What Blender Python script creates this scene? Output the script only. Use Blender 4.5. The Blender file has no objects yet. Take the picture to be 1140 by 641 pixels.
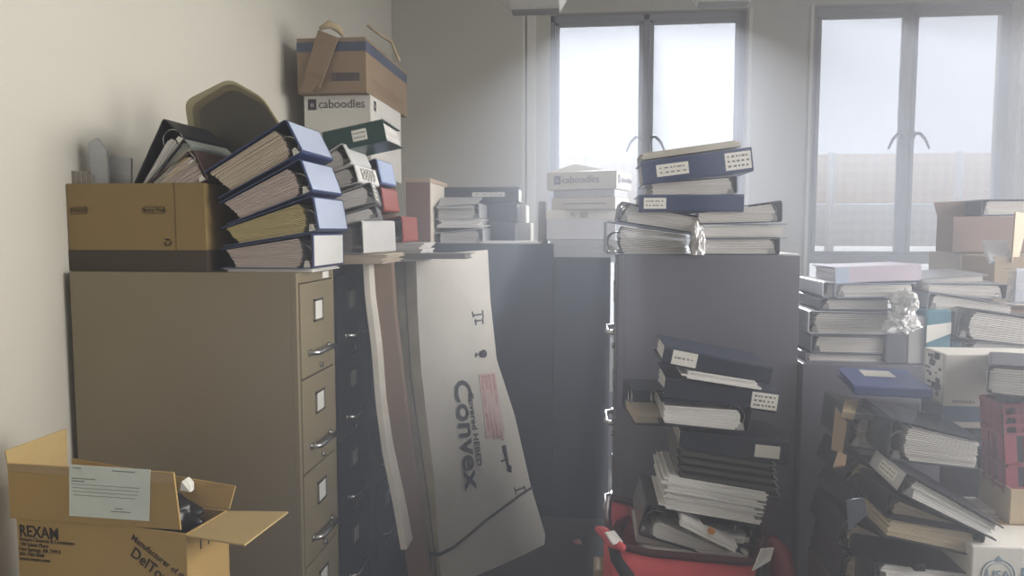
import bpy, bmesh, math, random
from mathutils import Vector, Matrix, noise

# ------------------------------------------------------------------ frame
F = 823.0                      # focal length in pixels of the 1140 x 641 frame
YAW = math.radians(5.9)        # the camera looks a little to the left of the room's depth
PITCH = math.radians(4.48)     # and a little down
EYE = Vector((0.0, 0.0, 1.44))
CAMROT = Matrix.Rotation(YAW, 3, 'Z') @ Matrix.Rotation(math.radians(90) - PITCH, 3, 'X')
scene = bpy.context.scene
COL = scene.collection


def ray(px, py):
    return CAMROT @ Vector(((px - 570.0) / F, -(py - 320.5) / F, -1.0))


def P(px, py, Y):
    """World point seen at a picture position, at room depth Y."""
    d = ray(px, py)
    return EYE + d * ((Y - EYE.y) / d.y)


def PX(px, py, X):
    d = ray(px, py)
    return EYE + d * ((X - EYE.x) / d.x)


def PZ(px, py, Z):
    d = ray(px, py)
    return EYE + d * ((Z - EYE.z) / d.z)


def S(n, Y):
    return n * Y / F


# ------------------------------------------------------------------ materials
def lin(c):
    c = c / 255.0
    return c / 12.92 if c <= 0.04045 else ((c + 0.055) / 1.055) ** 2.4


MATS = {}


def mat(name, rgb, rough=0.6, metal=0.0, var=0.06, scale=6.0, stretch=(1, 1, 1), bump=0.0, bscale=None,
        coat=0.0, trans=0.0, alpha=1.0, spec=0.5):
    if name in MATS:
        return MATS[name]
    m = bpy.data.materials.new(name)
    m.use_nodes = True
    nt = m.node_tree
    b = nt.nodes['Principled BSDF']
    col = tuple(lin(c) for c in rgb) + (1,)
    b.inputs['Roughness'].default_value = rough
    b.inputs['Metallic'].default_value = metal
    b.inputs['Coat Weight'].default_value = coat
    b.inputs['Transmission Weight'].default_value = trans
    b.inputs['Alpha'].default_value = alpha
    b.inputs['Specular IOR Level'].default_value = spec
    tc = nt.nodes.new('ShaderNodeTexCoord')
    mp = nt.nodes.new('ShaderNodeMapping')
    mp.inputs['Scale'].default_value = stretch
    nt.links.new(tc.outputs['Object'], mp.inputs['Vector'])
    nz = nt.nodes.new('ShaderNodeTexNoise')
    nz.inputs['Scale'].default_value = scale
    nz.inputs['Detail'].default_value = 5
    nz.inputs['Roughness'].default_value = 0.6
    nt.links.new(mp.outputs['Vector'], nz.inputs['Vector'])
    mr = nt.nodes.new('ShaderNodeMapRange')
    mr.inputs['From Min'].default_value = 0.25
    mr.inputs['From Max'].default_value = 0.75
    mr.inputs['To Min'].default_value = 1 - var * 1.6
    mr.inputs['To Max'].default_value = 1 + var
    nt.links.new(nz.outputs['Fac'], mr.inputs['Value'])
    mx = nt.nodes.new('ShaderNodeMix')
    mx.data_type = 'RGBA'
    mx.blend_type = 'MULTIPLY'
    mx.inputs['Factor'].default_value = 1
    mx.inputs['A'].default_value = col
    nt.links.new(mr.outputs['Result'], mx.inputs['B'])
    nt.links.new(mx.outputs['Result'], b.inputs['Base Color'])
    if bump:
        n2 = nt.nodes.new('ShaderNodeTexNoise')
        n2.inputs['Scale'].default_value = bscale or scale * 4
        n2.inputs['Detail'].default_value = 4
        nt.links.new(mp.outputs['Vector'], n2.inputs['Vector'])
        bp = nt.nodes.new('ShaderNodeBump')
        bp.inputs['Strength'].default_value = bump
        bp.inputs['Distance'].default_value = 0.01
        nt.links.new(n2.outputs['Fac'], bp.inputs['Height'])
        nt.links.new(bp.outputs['Normal'], b.inputs['Normal'])
    MATS[name] = m
    return m


def paper(name, rgb, var=0.16, k=150):
    """Edge of a block of sheets: fine streaks that follow the sheets."""
    return mat(name, rgb, rough=0.85, var=var, scale=1.0, stretch=(3, 3, k), spec=0.2)


def ink(rgb=(40, 38, 36)):
    return mat('ink_%d_%d_%d' % rgb, rgb, rough=0.8, var=0.05, spec=0.2)


# ------------------------------------------------------------------ mesh helpers
def bm_new():
    return bmesh.new()


def add_box(bm, lo, hi, M=None, mi=0):
    x0, y0, z0 = lo
    x1, y1, z1 = hi
    c = [(x0, y0, z0), (x1, y0, z0), (x1, y1, z0), (x0, y1, z0), (x0, y0, z1), (x1, y0, z1), (x1, y1, z1), (x0, y1, z1)]
    return add_hexa(bm, c, M, mi)


def add_hexa(bm, c, M=None, mi=0):
    vs = [bm.verts.new((M @ Vector(p)) if M else Vector(p)) for p in c]
    fs = []
    for q in ((0, 3, 2, 1), (4, 5, 6, 7), (0, 1, 5, 4), (1, 2, 6, 5), (2, 3, 7, 6), (3, 0, 4, 7)):
        f = bm.faces.new([vs[i] for i in q])
        f.material_index = mi
        fs.append(f)
    return fs


def add_slab(bm, quad, t, mi=0):
    """A sheet of real thickness t behind the four given corners (listed anticlockwise seen from its front)."""
    q = [Vector(p) for p in quad]
    n = (q[1] - q[0]).cross(q[3] - q[0]).normalized()
    add_hexa(bm, [p - n * t for p in q] + q, None, mi)


def add_prism(bm, prof, x0, x1, mi=0):
    """Profile of (y, z) points drawn out along x."""
    a = [bm.verts.new((x0, y, z)) for y, z in prof]
    b = [bm.verts.new((x1, y, z)) for y, z in prof]
    n = len(prof)
    fs = [bm.faces.new(a[::-1]), bm.faces.new(b)]
    for i in range(n):
        fs.append(bm.faces.new((a[i], a[(i + 1) % n], b[(i + 1) % n], b[i])))
    for f in fs:
        f.material_index = mi
    return fs


def add_poly_slab(bm, pts, off, mi=0):
    off = Vector(off)
    a = [bm.verts.new(Vector(p)) for p in pts]
    b = [bm.verts.new(Vector(p) + off) for p in pts]
    n = len(pts)
    bm.faces.new(a)
    bm.faces.new(b[::-1])
    for i in range(n):
        bm.faces.new((a[(i + 1) % n], a[i], b[i], b[(i + 1) % n]))


def add_tube(bm, pts, r, seg=8, closed=False, mi=0, flat=1.0):
    pts = [Vector(p) for p in pts]
    n = len(pts)
    rings = []
    prev = None
    for i, p in enumerate(pts):
        if closed:
            t = (pts[(i + 1) % n] - pts[i - 1])
        else:
            t = pts[min(i + 1, n - 1)] - pts[max(i - 1, 0)]
        t.normalize()
        if prev is None:
            u = t.orthogonal().normalized()
        else:
            u = (prev - t * prev.dot(t)).normalized()
        prev = u
        v = t.cross(u)
        rr = r[i] if isinstance(r, (list, tuple)) else r
        rings.append([bm.verts.new(p + (u * math.cos(2 * math.pi * k / seg) * flat + v * math.sin(2 * math.pi * k / seg)) * rr)
                      for k in range(seg)])
    m = n if closed else n - 1
    for i in range(m):
        A, B = rings[i], rings[(i + 1) % n]
        for k in range(seg):
            f = bm.faces.new((A[k], A[(k + 1) % seg], B[(k + 1) % seg], B[k]))
            f.material_index = mi
            f.smooth = True
    if not closed:
        bm.faces.new(rings[0][::-1]).material_index = mi
        bm.faces.new(rings[-1]).material_index = mi


def obj(name, bm, material, parent=None, bevel=0.0, smooth=False):
    bmesh.ops.recalc_face_normals(bm, faces=bm.faces)
    if bevel:
        bmesh.ops.bevel(bm, geom=[e for e in bm.edges if len(e.link_faces) == 2 and e.calc_face_angle(0) > 0.6], offset=bevel,
                        segments=2, profile=0.5, affect='EDGES', clamp_overlap=True)
    me = bpy.data.meshes.new(name)
    bm.to_mesh(me)
    bm.free()
    for m in (material if isinstance(material, (list, tuple)) else [material]):
        me.materials.append(m)
    if smooth:
        for p in me.polygons:
            p.use_smooth = True
    o = bpy.data.objects.new(name, me)
    COL.objects.link(o)
    if parent:
        o.parent = parent
    return o


def thing(name, label, cat, loc=(0, 0, 0), rot=None, group=None):
    o = bpy.data.objects.new(name, None)
    o.empty_display_size = 0.05
    COL.objects.link(o)
    if rot is not None:
        o.matrix_world = Matrix.Translation(loc) @ rot.to_4x4()
    else:
        o.location = loc
    tag(o, label, cat, group)
    return o


def tag(o, label, cat, group=None, kind=None):
    o['label'] = label
    o['category'] = cat
    if group:
        o['group'] = group
    if kind:
        o['kind'] = kind
    return o


def structure(name, bm, m, bevel=0.0):
    o = obj(name, bm, m, None, bevel)
    o['kind'] = 'structure'
    return o


def rel(root, p):
    return Vector(p) - Vector(root.location)


def text(parent, body, size, origin, xdir, ydir, material, align='LEFT', name='printed_text', depth=0.0004, squeeze=1.0, bold=0.0):
    """Lettering as a real thin mesh; origin and directions in the parent's own space."""
    cu = bpy.data.curves.new(name, 'FONT')
    cu.body = body
    cu.size = size
    cu.align_x = align
    cu.align_y = 'CENTER'
    cu.extrude = depth
    cu.resolution_u = 3
    cu.offset = bold
    tmp = bpy.data.objects.new(name, cu)
    COL.objects.link(tmp)
    dg = bpy.context.evaluated_depsgraph_get()
    me = bpy.data.meshes.new_from_object(tmp.evaluated_get(dg))
    bpy.data.objects.remove(tmp)
    bpy.data.curves.remove(cu)
    x = Vector(xdir).normalized()
    y = Vector(ydir)
    y = (y - x * y.dot(x)).normalized()
    z = x.cross(y)
    M = Matrix(((x.x, y.x, z.x, 0), (x.y, y.y, z.y, 0), (x.z, y.z, z.z, 0), (0, 0, 0, 1)))
    M = Matrix.Translation(Vector(origin) + z * 0.0012) @ M @ Matrix.Diagonal((squeeze, 1, 1, 1))
    me.transform(M)
    me.materials.clear()
    me.materials.append(material)
    o = bpy.data.objects.new(name, me)
    COL.objects.link(o)
    o.parent = parent
    return o


RND = random.Random(7)
# ------------------------------------------------------------------ shared colours
M_CHROME = mat('chrome', (200, 200, 198), rough=0.25, metal=1.0, var=0.05)
M_PAGE = paper('sheets_white', (224, 221, 218))
M_PAGE_W = paper('sheets_bright_white', (246, 245, 244), var=0.10)
M_PAGE_Y = paper('sheets_yellowed', (204, 188, 138))
M_PAGE_C = paper('sheets_cream', (216, 202, 182))
M_PAGE_P = paper('sheets_pinkish', (212, 197, 190))
M_LABEL = mat('label_card', (240, 239, 232), rough=0.7, var=0.03, scale=30)
M_CARD = mat('cardboard', (162, 134, 94), rough=0.85, var=0.07, scale=5, stretch=(1, 1, 3), spec=0.2)
M_CARD_D = mat('cardboard_dull', (128, 104, 84), rough=0.85, var=0.08, scale=6, spec=0.2)
M_CARD_L = mat('cardboard_pale', (186, 168, 138), rough=0.85, var=0.07, scale=6, spec=0.2)
M_WHITEBOX = mat('white_carton', (222, 220, 214), rough=0.7, var=0.04, scale=5, spec=0.3)
M_TAPE = mat('packing_tape', (176, 148, 104), rough=0.25, var=0.08, scale=20, spec=0.5)


def cover_mat(rgb, rough=0.38):
    return mat('vinyl_%d_%d_%d' % rgb, rgb, rough=rough, var=0.06, scale=12, bump=0.08, bscale=60)


NAVY = (38, 48, 78)
BLUE = (46, 66, 122)
BLACK = (30, 31, 36)
WHITE = (216, 216, 216)
GREY = (120, 122, 128)


# ------------------------------------------------------------------ ring binder
def binder(label, view, px, py, Y, L, W, T, Te=None, roll=0, pitch=0, turn=0, cover=BLACK, page=None, fill=0.96,
           labels=(), insert=None, z=None, group=None, rings=True, pages=True, top=None, gap=None, rough=0.38, skew=0.0):
    """A ring binder lying on its side.  Local x runs along the spine, y from spine to fore edge, z is thickness.
    view: 'spine' (spine towards the room's front), 'left'/'right' (end towards the front, spine on that side), 'fore'.
    Sizes above 1.5 are picture pixels at depth Y.  px, py, Y: the near lower corner on the spine side (left corner for
    'spine' and 'fore')."""
    L, W, T = (S(v, Y) if v > 1.5 else v for v in (L, W, T))
    Te = T if Te is None else (S(Te, Y) if Te > 1.5 else Te)
    page = page or M_PAGE
    base = {'spine': 0, 'left': -90, 'right': 90, 'fore': 180}[view]
    anchor = {'spine': (-L / 2, 0, 0), 'left': (L / 2, 0, 0), 'right': (-L / 2, 0, 0), 'fore': (L / 2, W, 0)}[view]
    R = (Matrix.Rotation(math.radians(-roll), 3, 'Y') @ Matrix.Rotation(math.radians(pitch), 3, 'X')
         @ Matrix.Rotation(math.radians(base + turn), 3, 'Z'))
    w = P(px, py, Y)
    if z is not None:
        w.z = z
    loc = w - R @ Vector(anchor)
    root = thing('ring_binder', label, 'binder', loc, R, group)
    c = 0.0032
    r = min(0.008, T * 0.2)
    prof = [(r, 0), (W, 0), (W, c), (r, c), (c + 0.001, r), (c + 0.001, T - r), (r, T - c), (W, Te - c), (W, Te), (r, T),
            (r * .3, T - r * .3), (0, T - r), (0, r), (r * .3, r * .3)]
    b = bm_new()
    add_prism(b, prof, -L / 2, L / 2)
    obj('cover', b, cover_mat(cover, rough), root)
    if pages:
        rr = random.Random(int(px * 31 + py * 7))
        b = bm_new()
        n = max(4, int(T / 0.007))
        y0 = gap if gap is not None else min(0.28 * W, max(0.035, 0.62 * T))
        lo = lambda y: c + 0.0004
        hi = lambda y: (T + (Te - T) * y / W - c - 0.0004) * fill
        bul = min(0.022, 0.3 * T)
        for k in range(n):
            f0, f1 = k / n, (k + 1) / n - 0.02
            fm = (f0 + f1) / 2
            ys = y0 - bul * math.sqrt(max(0, 1 - (2 * fm - 1) ** 2)) + rr.uniform(-.002, .002)
            ye = W - 0.010 - rr.uniform(0, 0.006) - skew * (1 - fm)
            xe = L / 2 - 0.006 - rr.uniform(0, 0.004)
            xs = -L / 2 + 0.006 + rr.uniform(0, 0.004)
            za = lambda y, f: lo(y) + (hi(y) - lo(y)) * f
            add_hexa(b, [(xs, ys, za(ys, f0)), (xe, ys, za(ys, f0)), (xe, ye, za(ye, f0)), (xs, ye, za(ye, f0)),
                         (xs, ys, za(ys, f1)), (xe, ys, za(ys, f1)), (xe, ye, za(ye, f1)), (xs, ye, za(ye, f1))])
        obj('pages', b, page, root)
    if rings:
        b = bm_new()
        yc = c + 0.020
        add_box(b, (-L / 2 + 0.012, yc - 0.012, c), (L / 2 - 0.012, yc + 0.012, c + 0.008))
        rad = max(0.008, min(T * 0.40, 0.034))
        zc = c + rad + 0.004
        if zc + rad > T - c - 0.001:
            rad = (T - 2 * c - 0.006) / 2
            zc = T / 2
        yr_ = max(yc + 0.006, c + 0.006 + rad)
        for xx in (-L * 0.40, 0, L * 0.40):
            add_tube(b, [(xx, yr_ + rad * math.cos(a), zc + rad * math.sin(a)) for a in
                         [2 * math.pi * i / 14 for i in range(14)]], 0.0022, 6, True)
        # lever tab at each end of the rail
        for s in (-1, 1):
            x = s * (L / 2 - 0.010)
            add_hexa(b, [(x - .004, yc - .011, c + .001), (x + .004, yc - .011, c + .001), (x + .004, yc + .011, c + .001), (x - .004, yc + .011, c + .001),
                         (x - .002, yc - .006, c + .022 * min(1, T / .05)), (x + .004, yc - .006, c + .022 * min(1, T / .05)),
                         (x + .004, yc + .006, c + .022 * min(1, T / .05)), (x - .002, yc + .006, c + .022 * min(1, T / .05))])
        obj('ring_mechanism', b, M_CHROME, root)
    if insert:
        b = bm_new()
        add_box(b, (-L / 2 + 0.008, -0.0012, T * 0.07), (L / 2 - 0.012, 0.0002, T * 0.93))
        obj('spine_insert', b, mat('insert_%d_%d_%d' % insert, insert, rough=0.3, var=0.03, scale=8), root)
    for (u, wd, hf, nl) in labels:         # centre along the spine (-1..1), width m, height fraction, lines of writing
        b = bm_new()
        cx = u * L / 2
        yy = -0.0016 if not insert else -0.0026
        add_box(b, (cx - wd / 2, yy, T * (0.5 - hf / 2)), (cx + wd / 2, 0.0002, T * (0.5 + hf / 2)))
        rr = random.Random(int(px + py))
        for i in range(nl):
            zz = T * (0.5 + hf / 2) - T * hf * (i + 0.8) / (nl + 0.6)
            x = cx - wd * 0.4
            while x < cx + wd * 0.36:
                g = rr.uniform(0.05, 0.13) * wd
                add_box(b, (x, yy - 0.0004, zz - T * hf * 0.055), (min(x + g, cx + wd * .42), yy, zz + T * hf * 0.055), None, 1)
                x += g + rr.uniform(0.03, 0.10) * wd
        obj('spine_label', b, [M_LABEL, ink((120, 118, 116))], root)
    if top:
        rgb, (ya, yb, xa, xb) = top
        b = bm_new()
        zt = lambda y: T + (Te - T) * y / W
        pts = []
        for dz in (-0.0002, 0.0012):
            pts += [(xa * L / 2, ya * W, zt(ya * W) + dz), (xb * L / 2, ya * W, zt(ya * W) + dz),
                    (xb * L / 2, yb * W, zt(yb * W) + dz), (xa * L / 2, yb * W, zt(yb * W) + dz)]
        add_hexa(b, pts)
        obj('cover_sheet', b, mat('insert_%d_%d_%d' % rgb, rgb, rough=0.3, var=0.03, scale=8), root)
    return root


# ------------------------------------------------------------------ loose paper, boxes
def sheaf(label, name, cat, px0, px1, py, Y, depth, T, n=8, roll=0, turn=0, material=None, jitter=0.012, group=None, z=None, kind=None, curl=0.0):
    """A pile of sheets: n thin leaves with their own small shifts, one mesh (nobody could count them)."""
    a, bb = P(px0, py, Y), P(px1, py, Y)
    W = (bb - a).length
    T = S(T, Y) if T > 1.5 else T
    if z is not None:
        a.z = z
    R = Matrix.Rotation(math.radians(-roll), 3, 'Y') @ Matrix.Rotation(math.radians(turn), 3, 'Z')
    rr = random.Random(int(px0 * 13 + py))
    b = bm_new()
    for k in range(n):
        jx, jy, jw = rr.uniform(-jitter, jitter), rr.uniform(-jitter, jitter) * 0.6, rr.uniform(-jitter, jitter)
        z0, z1 = T * k / n, T * (k + 0.9) / n
        add_box(b, (jx, abs(jy), z0), (W + jw, depth - abs(jy), z1))
    o = obj(name, b, material or M_PAGE_W)
    if curl:
        for v in o.data.vertices:
            u = v.co.x / W
            v.co.z += curl * (u - .5) ** 2 * 4
    o.matrix_world = Matrix.Translation(a) @ R.to_4x4()
    tag(o, label, cat, group, kind)
    return o


def carton(label, x0, x1, y0, y1, z0, z1, material, open_top=False, cat='box', name='cardboard_box', group=None, rz=0, w=0.005, flaps=(),
           closed_seam=True):
    """A carton with its root at the base centre.  flaps: quads in world coordinates, each a child of its own."""
    c = Vector(((x0 + x1) / 2, (y0 + y1) / 2, z0))
    root = thing(name, label, cat, c, Matrix.Rotation(math.radians(rz), 3, 'Z'), group)
    hx, hy, h = (x1 - x0) / 2, (y1 - y0) / 2, z1 - z0
    b = bm_new()
    if open_top:
        add_box(b, (-hx, -hy, 0), (hx, hy, w))
        add_box(b, (-hx, -hy, w), (hx, -hy + w, h))
        add_box(b, (-hx, hy - w, w), (hx, hy, h))
        add_box(b, (-hx, -hy + w, w), (-hx + w, hy - w, h))
        add_box(b, (hx - w, -hy + w, w), (hx, hy - w, h))
        obj('body', b, material, root, 0.0012)
    else:
        add_box(b, (-hx, -hy, 0), (hx, hy, h))
        obj('body', b, material, root, 0.004)
        if closed_seam:
            b = bm_new()
            add_box(b, (-hx * 1.0, -0.024, h - 0.0002), (hx * 1.0, 0.024, h + 0.0008))
            add_box(b, (-hx - 0.0006, -0.024, h - 0.05), (-hx + 0.0006, 0.024, h + 0.0008))
            add_box(b, (hx - 0.0006, -0.024, h - 0.05), (hx + 0.0006, 0.024, h + 0.0008))
            obj('tape', b, M_TAPE, root)
    inv = root.matrix_world.inverted() if rz else Matrix.Translation(-c)
    for q in flaps:
        b = bm_new()
        add_slab(b, [inv @ Vector(p) for p in q], 0.005)
        obj('flap', b, material, root, 0.001)
    return root


def file_cabinet(label, x0, x1, y0, y1, z1, face, body_m, n=4, group=None, cards=True, lock=True):
    """Steel drawer cabinet; face names the way its drawers look."""
    ang = {'-Y': 0, '+X': 90, '-X': -90, '+Y': 180}[face]
    root = thing('filing_cabinet', label, 'filing cabinet', ((x0 + x1) / 2, (y0 + y1) / 2, 0), Matrix.Rotation(math.radians(ang), 3, 'Z'), group)
    w, d = (x1 - x0, y1 - y0) if face in ('-Y', '+Y') else (y1 - y0, x1 - x0)
    hw, hd = w / 2, d / 2
    t = 0.018
    b = bm_new()
    add_box(b, (-hw, -hd + 0.020, 0.0), (hw, hd, z1))
    add_box(b, (-hw, -hd, 0.0), (-hw + t, -hd + 0.020, z1))
    add_box(b, (hw - t, -hd, 0.0), (hw, -hd + 0.020, z1))
    add_box(b, (-hw + t, -hd, z1 - 0.034), (hw - t, -hd + 0.020, z1))
    add_box(b, (-hw + t, -hd, 0.0), (hw - t, -hd + 0.020, 0.045))
    obj('body', b, body_m, root, 0.002)
    H = (z1 - 0.034 - 0.045) / n
    m_dark = mat('keyhole', (20, 20, 20), rough=0.6)
    m_card = mat('drawer_card', (226, 226, 218), rough=0.6, var=0.03)
    for k in range(n):
        zb, zt = 0.045 + H * k + 0.003, 0.045 + H * (k + 1) - 0.003
        b = bm_new()
        add_box(b, (-hw + t + 0.003, -hd - 0.004, zb), (hw - t - 0.003, -hd + 0.019, zt))
        dr = obj('drawer', b, body_m, root, 0.003)
        yf = -hd - 0.004
        # label holder
        zc = zt - 0.31 * (zt - zb)
        b = bm_new()
        hwid, hh = min(.040, w * .13), 0.037
        for (xa, xb, za, zb2) in ((-hwid, hwid, -hh, -hh + .007), (-hwid, hwid, hh - .007, hh), (-hwid, -hwid + .007, -hh, hh), (hwid - .007, hwid, -hh, hh)):
            add_box(b, (xa, yf - 0.005, zc + za), (xb, yf, zc + zb2))
        add_box(b, (-hwid, yf - 0.001, zc - hh), (hwid, yf, zc + hh), None, 1)
        obj('label_holder', b, [M_CHROME, m_card if cards else body_m], dr)
        # pull
        zh = zt - 0.75 * (zt - zb)
        b = bm_new()
        add_tube(b, [(-0.085, yf, zh), (-0.082, yf - 0.014, zh), (-0.070, yf - 0.028, zh), (0.070, yf - 0.028, zh), (0.082, yf - 0.014, zh), (0.085, yf, zh)], 0.009, 10, flat=1.0)
        add_box(b, (-0.098, yf - 0.004, zh - 0.011), (-0.074, yf, zh + 0.011))
        add_box(b, (0.074, yf - 0.004, zh - 0.011), (0.098, yf, zh + 0.011))
        obj('handle', b, M_CHROME, dr)
        if lock:
            zl = zt - 0.93 * (zt - zb)
            b = bm_new()
            add_tube(b, [(0.012, yf, zl), (0.012, yf - 0.010, zl)], 0.009, 12)
            add_box(b, (0.0105, yf - 0.0108, zl - 0.005), (0.0135, yf - 0.0098, zl + 0.005), None, 1)
            obj('lock', b, [M_CHROME, m_dark], dr)
    return root


def crumple(label, px, py, Y, sx, sy, sz, seed, material, name='plastic_bag', cat='plastic bag', amp=0.5, sub=4):
    b = bm_new()
    bmesh.ops.create_icosphere(b, subdivisions=sub, radius=1.0)
    off = Vector((seed * 3.1, seed * 1.7, seed * .9))
    for v in b.verts:
        p = v.co.copy()
        n1 = noise.noise(p * 1.6 + off)
        n2 = abs(noise.noise(p * 3.7 + off * 2))
        n3 = abs(noise.noise(p * 8.0 + off * 3))
        v.co = p * (1 + amp * n1 + amp * .7 * n2 - amp * .35 * n3)
    zmin = -0.72
    for v in b.verts:
        v.co.z = max(v.co.z, zmin)
        v.co = Vector((v.co.x * sx, v.co.y * sy, (v.co.z - zmin) * sz))
    o = obj(name, b, material, None)
    o.location = P(px, py, Y)
    tag(o, label, cat)
    return o


CAMINV = CAMROT.transposed()


def project(p):
    d = CAMINV @ (Vector(p) - EYE)
    return 570 + F * d.x / -d.z, 320.5 - F * d.y / -d.z


def on_plane(px, py, p0, n):
    d = ray(px, py)
    n = Vector(n)
    return EYE + d * ((Vector(p0) - EYE).dot(n) / d.dot(n))

# ================================================================== camera
cam = bpy.data.cameras.new('camera')
cam.sensor_width = 36.0
cam.lens = F / 1140.0 * 36.0
cam.clip_end = 200
cam_o = bpy.data.objects.new('camera', cam)
cam_o.matrix_world = Matrix.Translation(EYE) @ CAMROT.to_4x4()
COL.objects.link(cam_o)
scene.camera = cam_o

# ================================================================== the room
XL = P(77, 305, 2.2).x - .025    # left wall
YP = PX(437, 100, XL).y         # face of the pier in the corner
YW = YP + .3                    # room face of the window wall
XR, YB, ZC = 4.3, -2.2, 3.75
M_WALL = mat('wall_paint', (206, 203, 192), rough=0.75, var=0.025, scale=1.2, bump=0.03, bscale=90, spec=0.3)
M_WALLB = mat('wall_paint_shaded', (196, 193, 182), rough=0.75, var=0.025, scale=1.2, bump=0.03, bscale=90, spec=0.3)  # same paint as the left wall, darkened for its backlit shade
M_CEIL = mat('ceiling_paint', (220, 216, 205), rough=0.9, var=0.02)
M_FLOOR = mat('floor_tiles', (62, 60, 60), rough=0.55, var=0.15, scale=9)
M_FRAME = mat('steel_window_paint', (150, 154, 162), rough=0.45, var=0.04, scale=10)
M_SILL = mat('sill_paint', (222, 220, 212), rough=0.5, var=0.03)

b = bm_new(); add_box(b, (XL - 0.2, YB - .2, -0.1), (XR + .2, YW + .3, 0)); structure('floor', b, M_FLOOR)
b = bm_new(); add_box(b, (XL - 0.2, YB - .2, ZC), (XR + .2, YW + .3, ZC + .1)); structure('ceiling', b, M_CEIL)
b = bm_new(); add_box(b, (XL - 0.2, YB - .2, 0), (XL, YW + .3, ZC)); structure('wall_left', b, M_WALL)
b = bm_new(); add_box(b, (XL, YB - .2, 0), (XR, YB, ZC)); structure('wall_near', b, M_WALL)
# right wall; its wide opening is invented, out of view, for the fill lamp
b = bm_new()
ry0, ry1, rz0, rz1 = -0.8, 4.6, 0.9, 3.4
add_box(b, (XR, YB - .2, 0), (XR + .2, ry0, ZC)); add_box(b, (XR, ry1, 0), (XR + .2, YW + .3, ZC))
add_box(b, (XR, ry0, 0), (XR + .2, ry1, rz0)); add_box(b, (XR, ry0, rz1), (XR + .2, ry1, ZC))
structure('wall_right', b, M_WALL)

# window openings from the picture
zS = P(720, 378, YW).z
zT1, zT2 = P(722, 12, YW).z, P(1010, 3, YW).z
wx = [(P(612, 150, YW).x, P(829, 150, YW).x, zT1), (P(903, 150, YW).x, P(1126, 150, YW).x, zT2)]
zRail = P(1000, 286, YW).z
b = bm_new()
xs = XL
for (xa, xb, zt) in wx:
    add_box(b, (xs, YW, 0), (xa, YW + .3, ZC))
    add_box(b, (xa, YW, 0), (xb, YW + .3, zS))
    add_box(b, (xa, YW, zt), (xb, YW + .3, ZC))
    xs = xb
add_box(b, (xs, YW, 0), (XR, YW + .3, ZC))
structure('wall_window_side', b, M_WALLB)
# corner pier; the pale strip beside it paints the lit window reveal
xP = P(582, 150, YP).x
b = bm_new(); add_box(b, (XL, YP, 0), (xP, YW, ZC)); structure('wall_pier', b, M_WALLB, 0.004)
b = bm_new(); add_box(b, (xP + 0.012, YW - 0.05, 0), (P(596, 150, YW - .05).x, YW, ZC)); structure('lit_reveal_strip', b, M_SILL, 0.004)
b = bm_new(); add_box(b, (wx[0][1] + .01, YW - 0.02, zS), (wx[0][1] + .04, YW, zT1)); structure('trim_2', b, M_SILL, 0.003)
b = bm_new(); add_box(b, (wx[1][0] - .035, YW - 0.02, zS), (wx[1][0] - .01, YW, zT2)); structure('trim_3', b, M_SILL, 0.003)
b = bm_new(); add_box(b, (wx[1][1] + .03, YW - 0.06, 0), (wx[1][1] + .10, YW, ZC)); structure('trim_4', b, M_SILL, 0.004)
M_GLASS = mat('window_glass', (250, 252, 252), rough=0.0, trans=1.0, var=0.0)
# thin glass that lets daylight through
g = M_GLASS.node_tree
for n in list(g.nodes):
    if n.type not in ('OUTPUT_MATERIAL',):
        g.nodes.remove(n)
tr = g.nodes.new('ShaderNodeBsdfTransparent'); tr.inputs['Color'].default_value = (0.96, 0.97, 0.97, 1)
gl = g.nodes.new('ShaderNodeBsdfGlossy'); gl.inputs['Roughness'].default_value = 0.02
ms = g.nodes.new('ShaderNodeMixShader'); ms.inputs['Fac'].default_value = 0.04
g.links.new(tr.outputs[0], ms.inputs[1]); g.links.new(gl.outputs[0], ms.inputs[2])
g.links.new(ms.outputs[0], [n for n in g.nodes if n.type == 'OUTPUT_MATERIAL'][0].inputs['Surface'])

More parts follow.
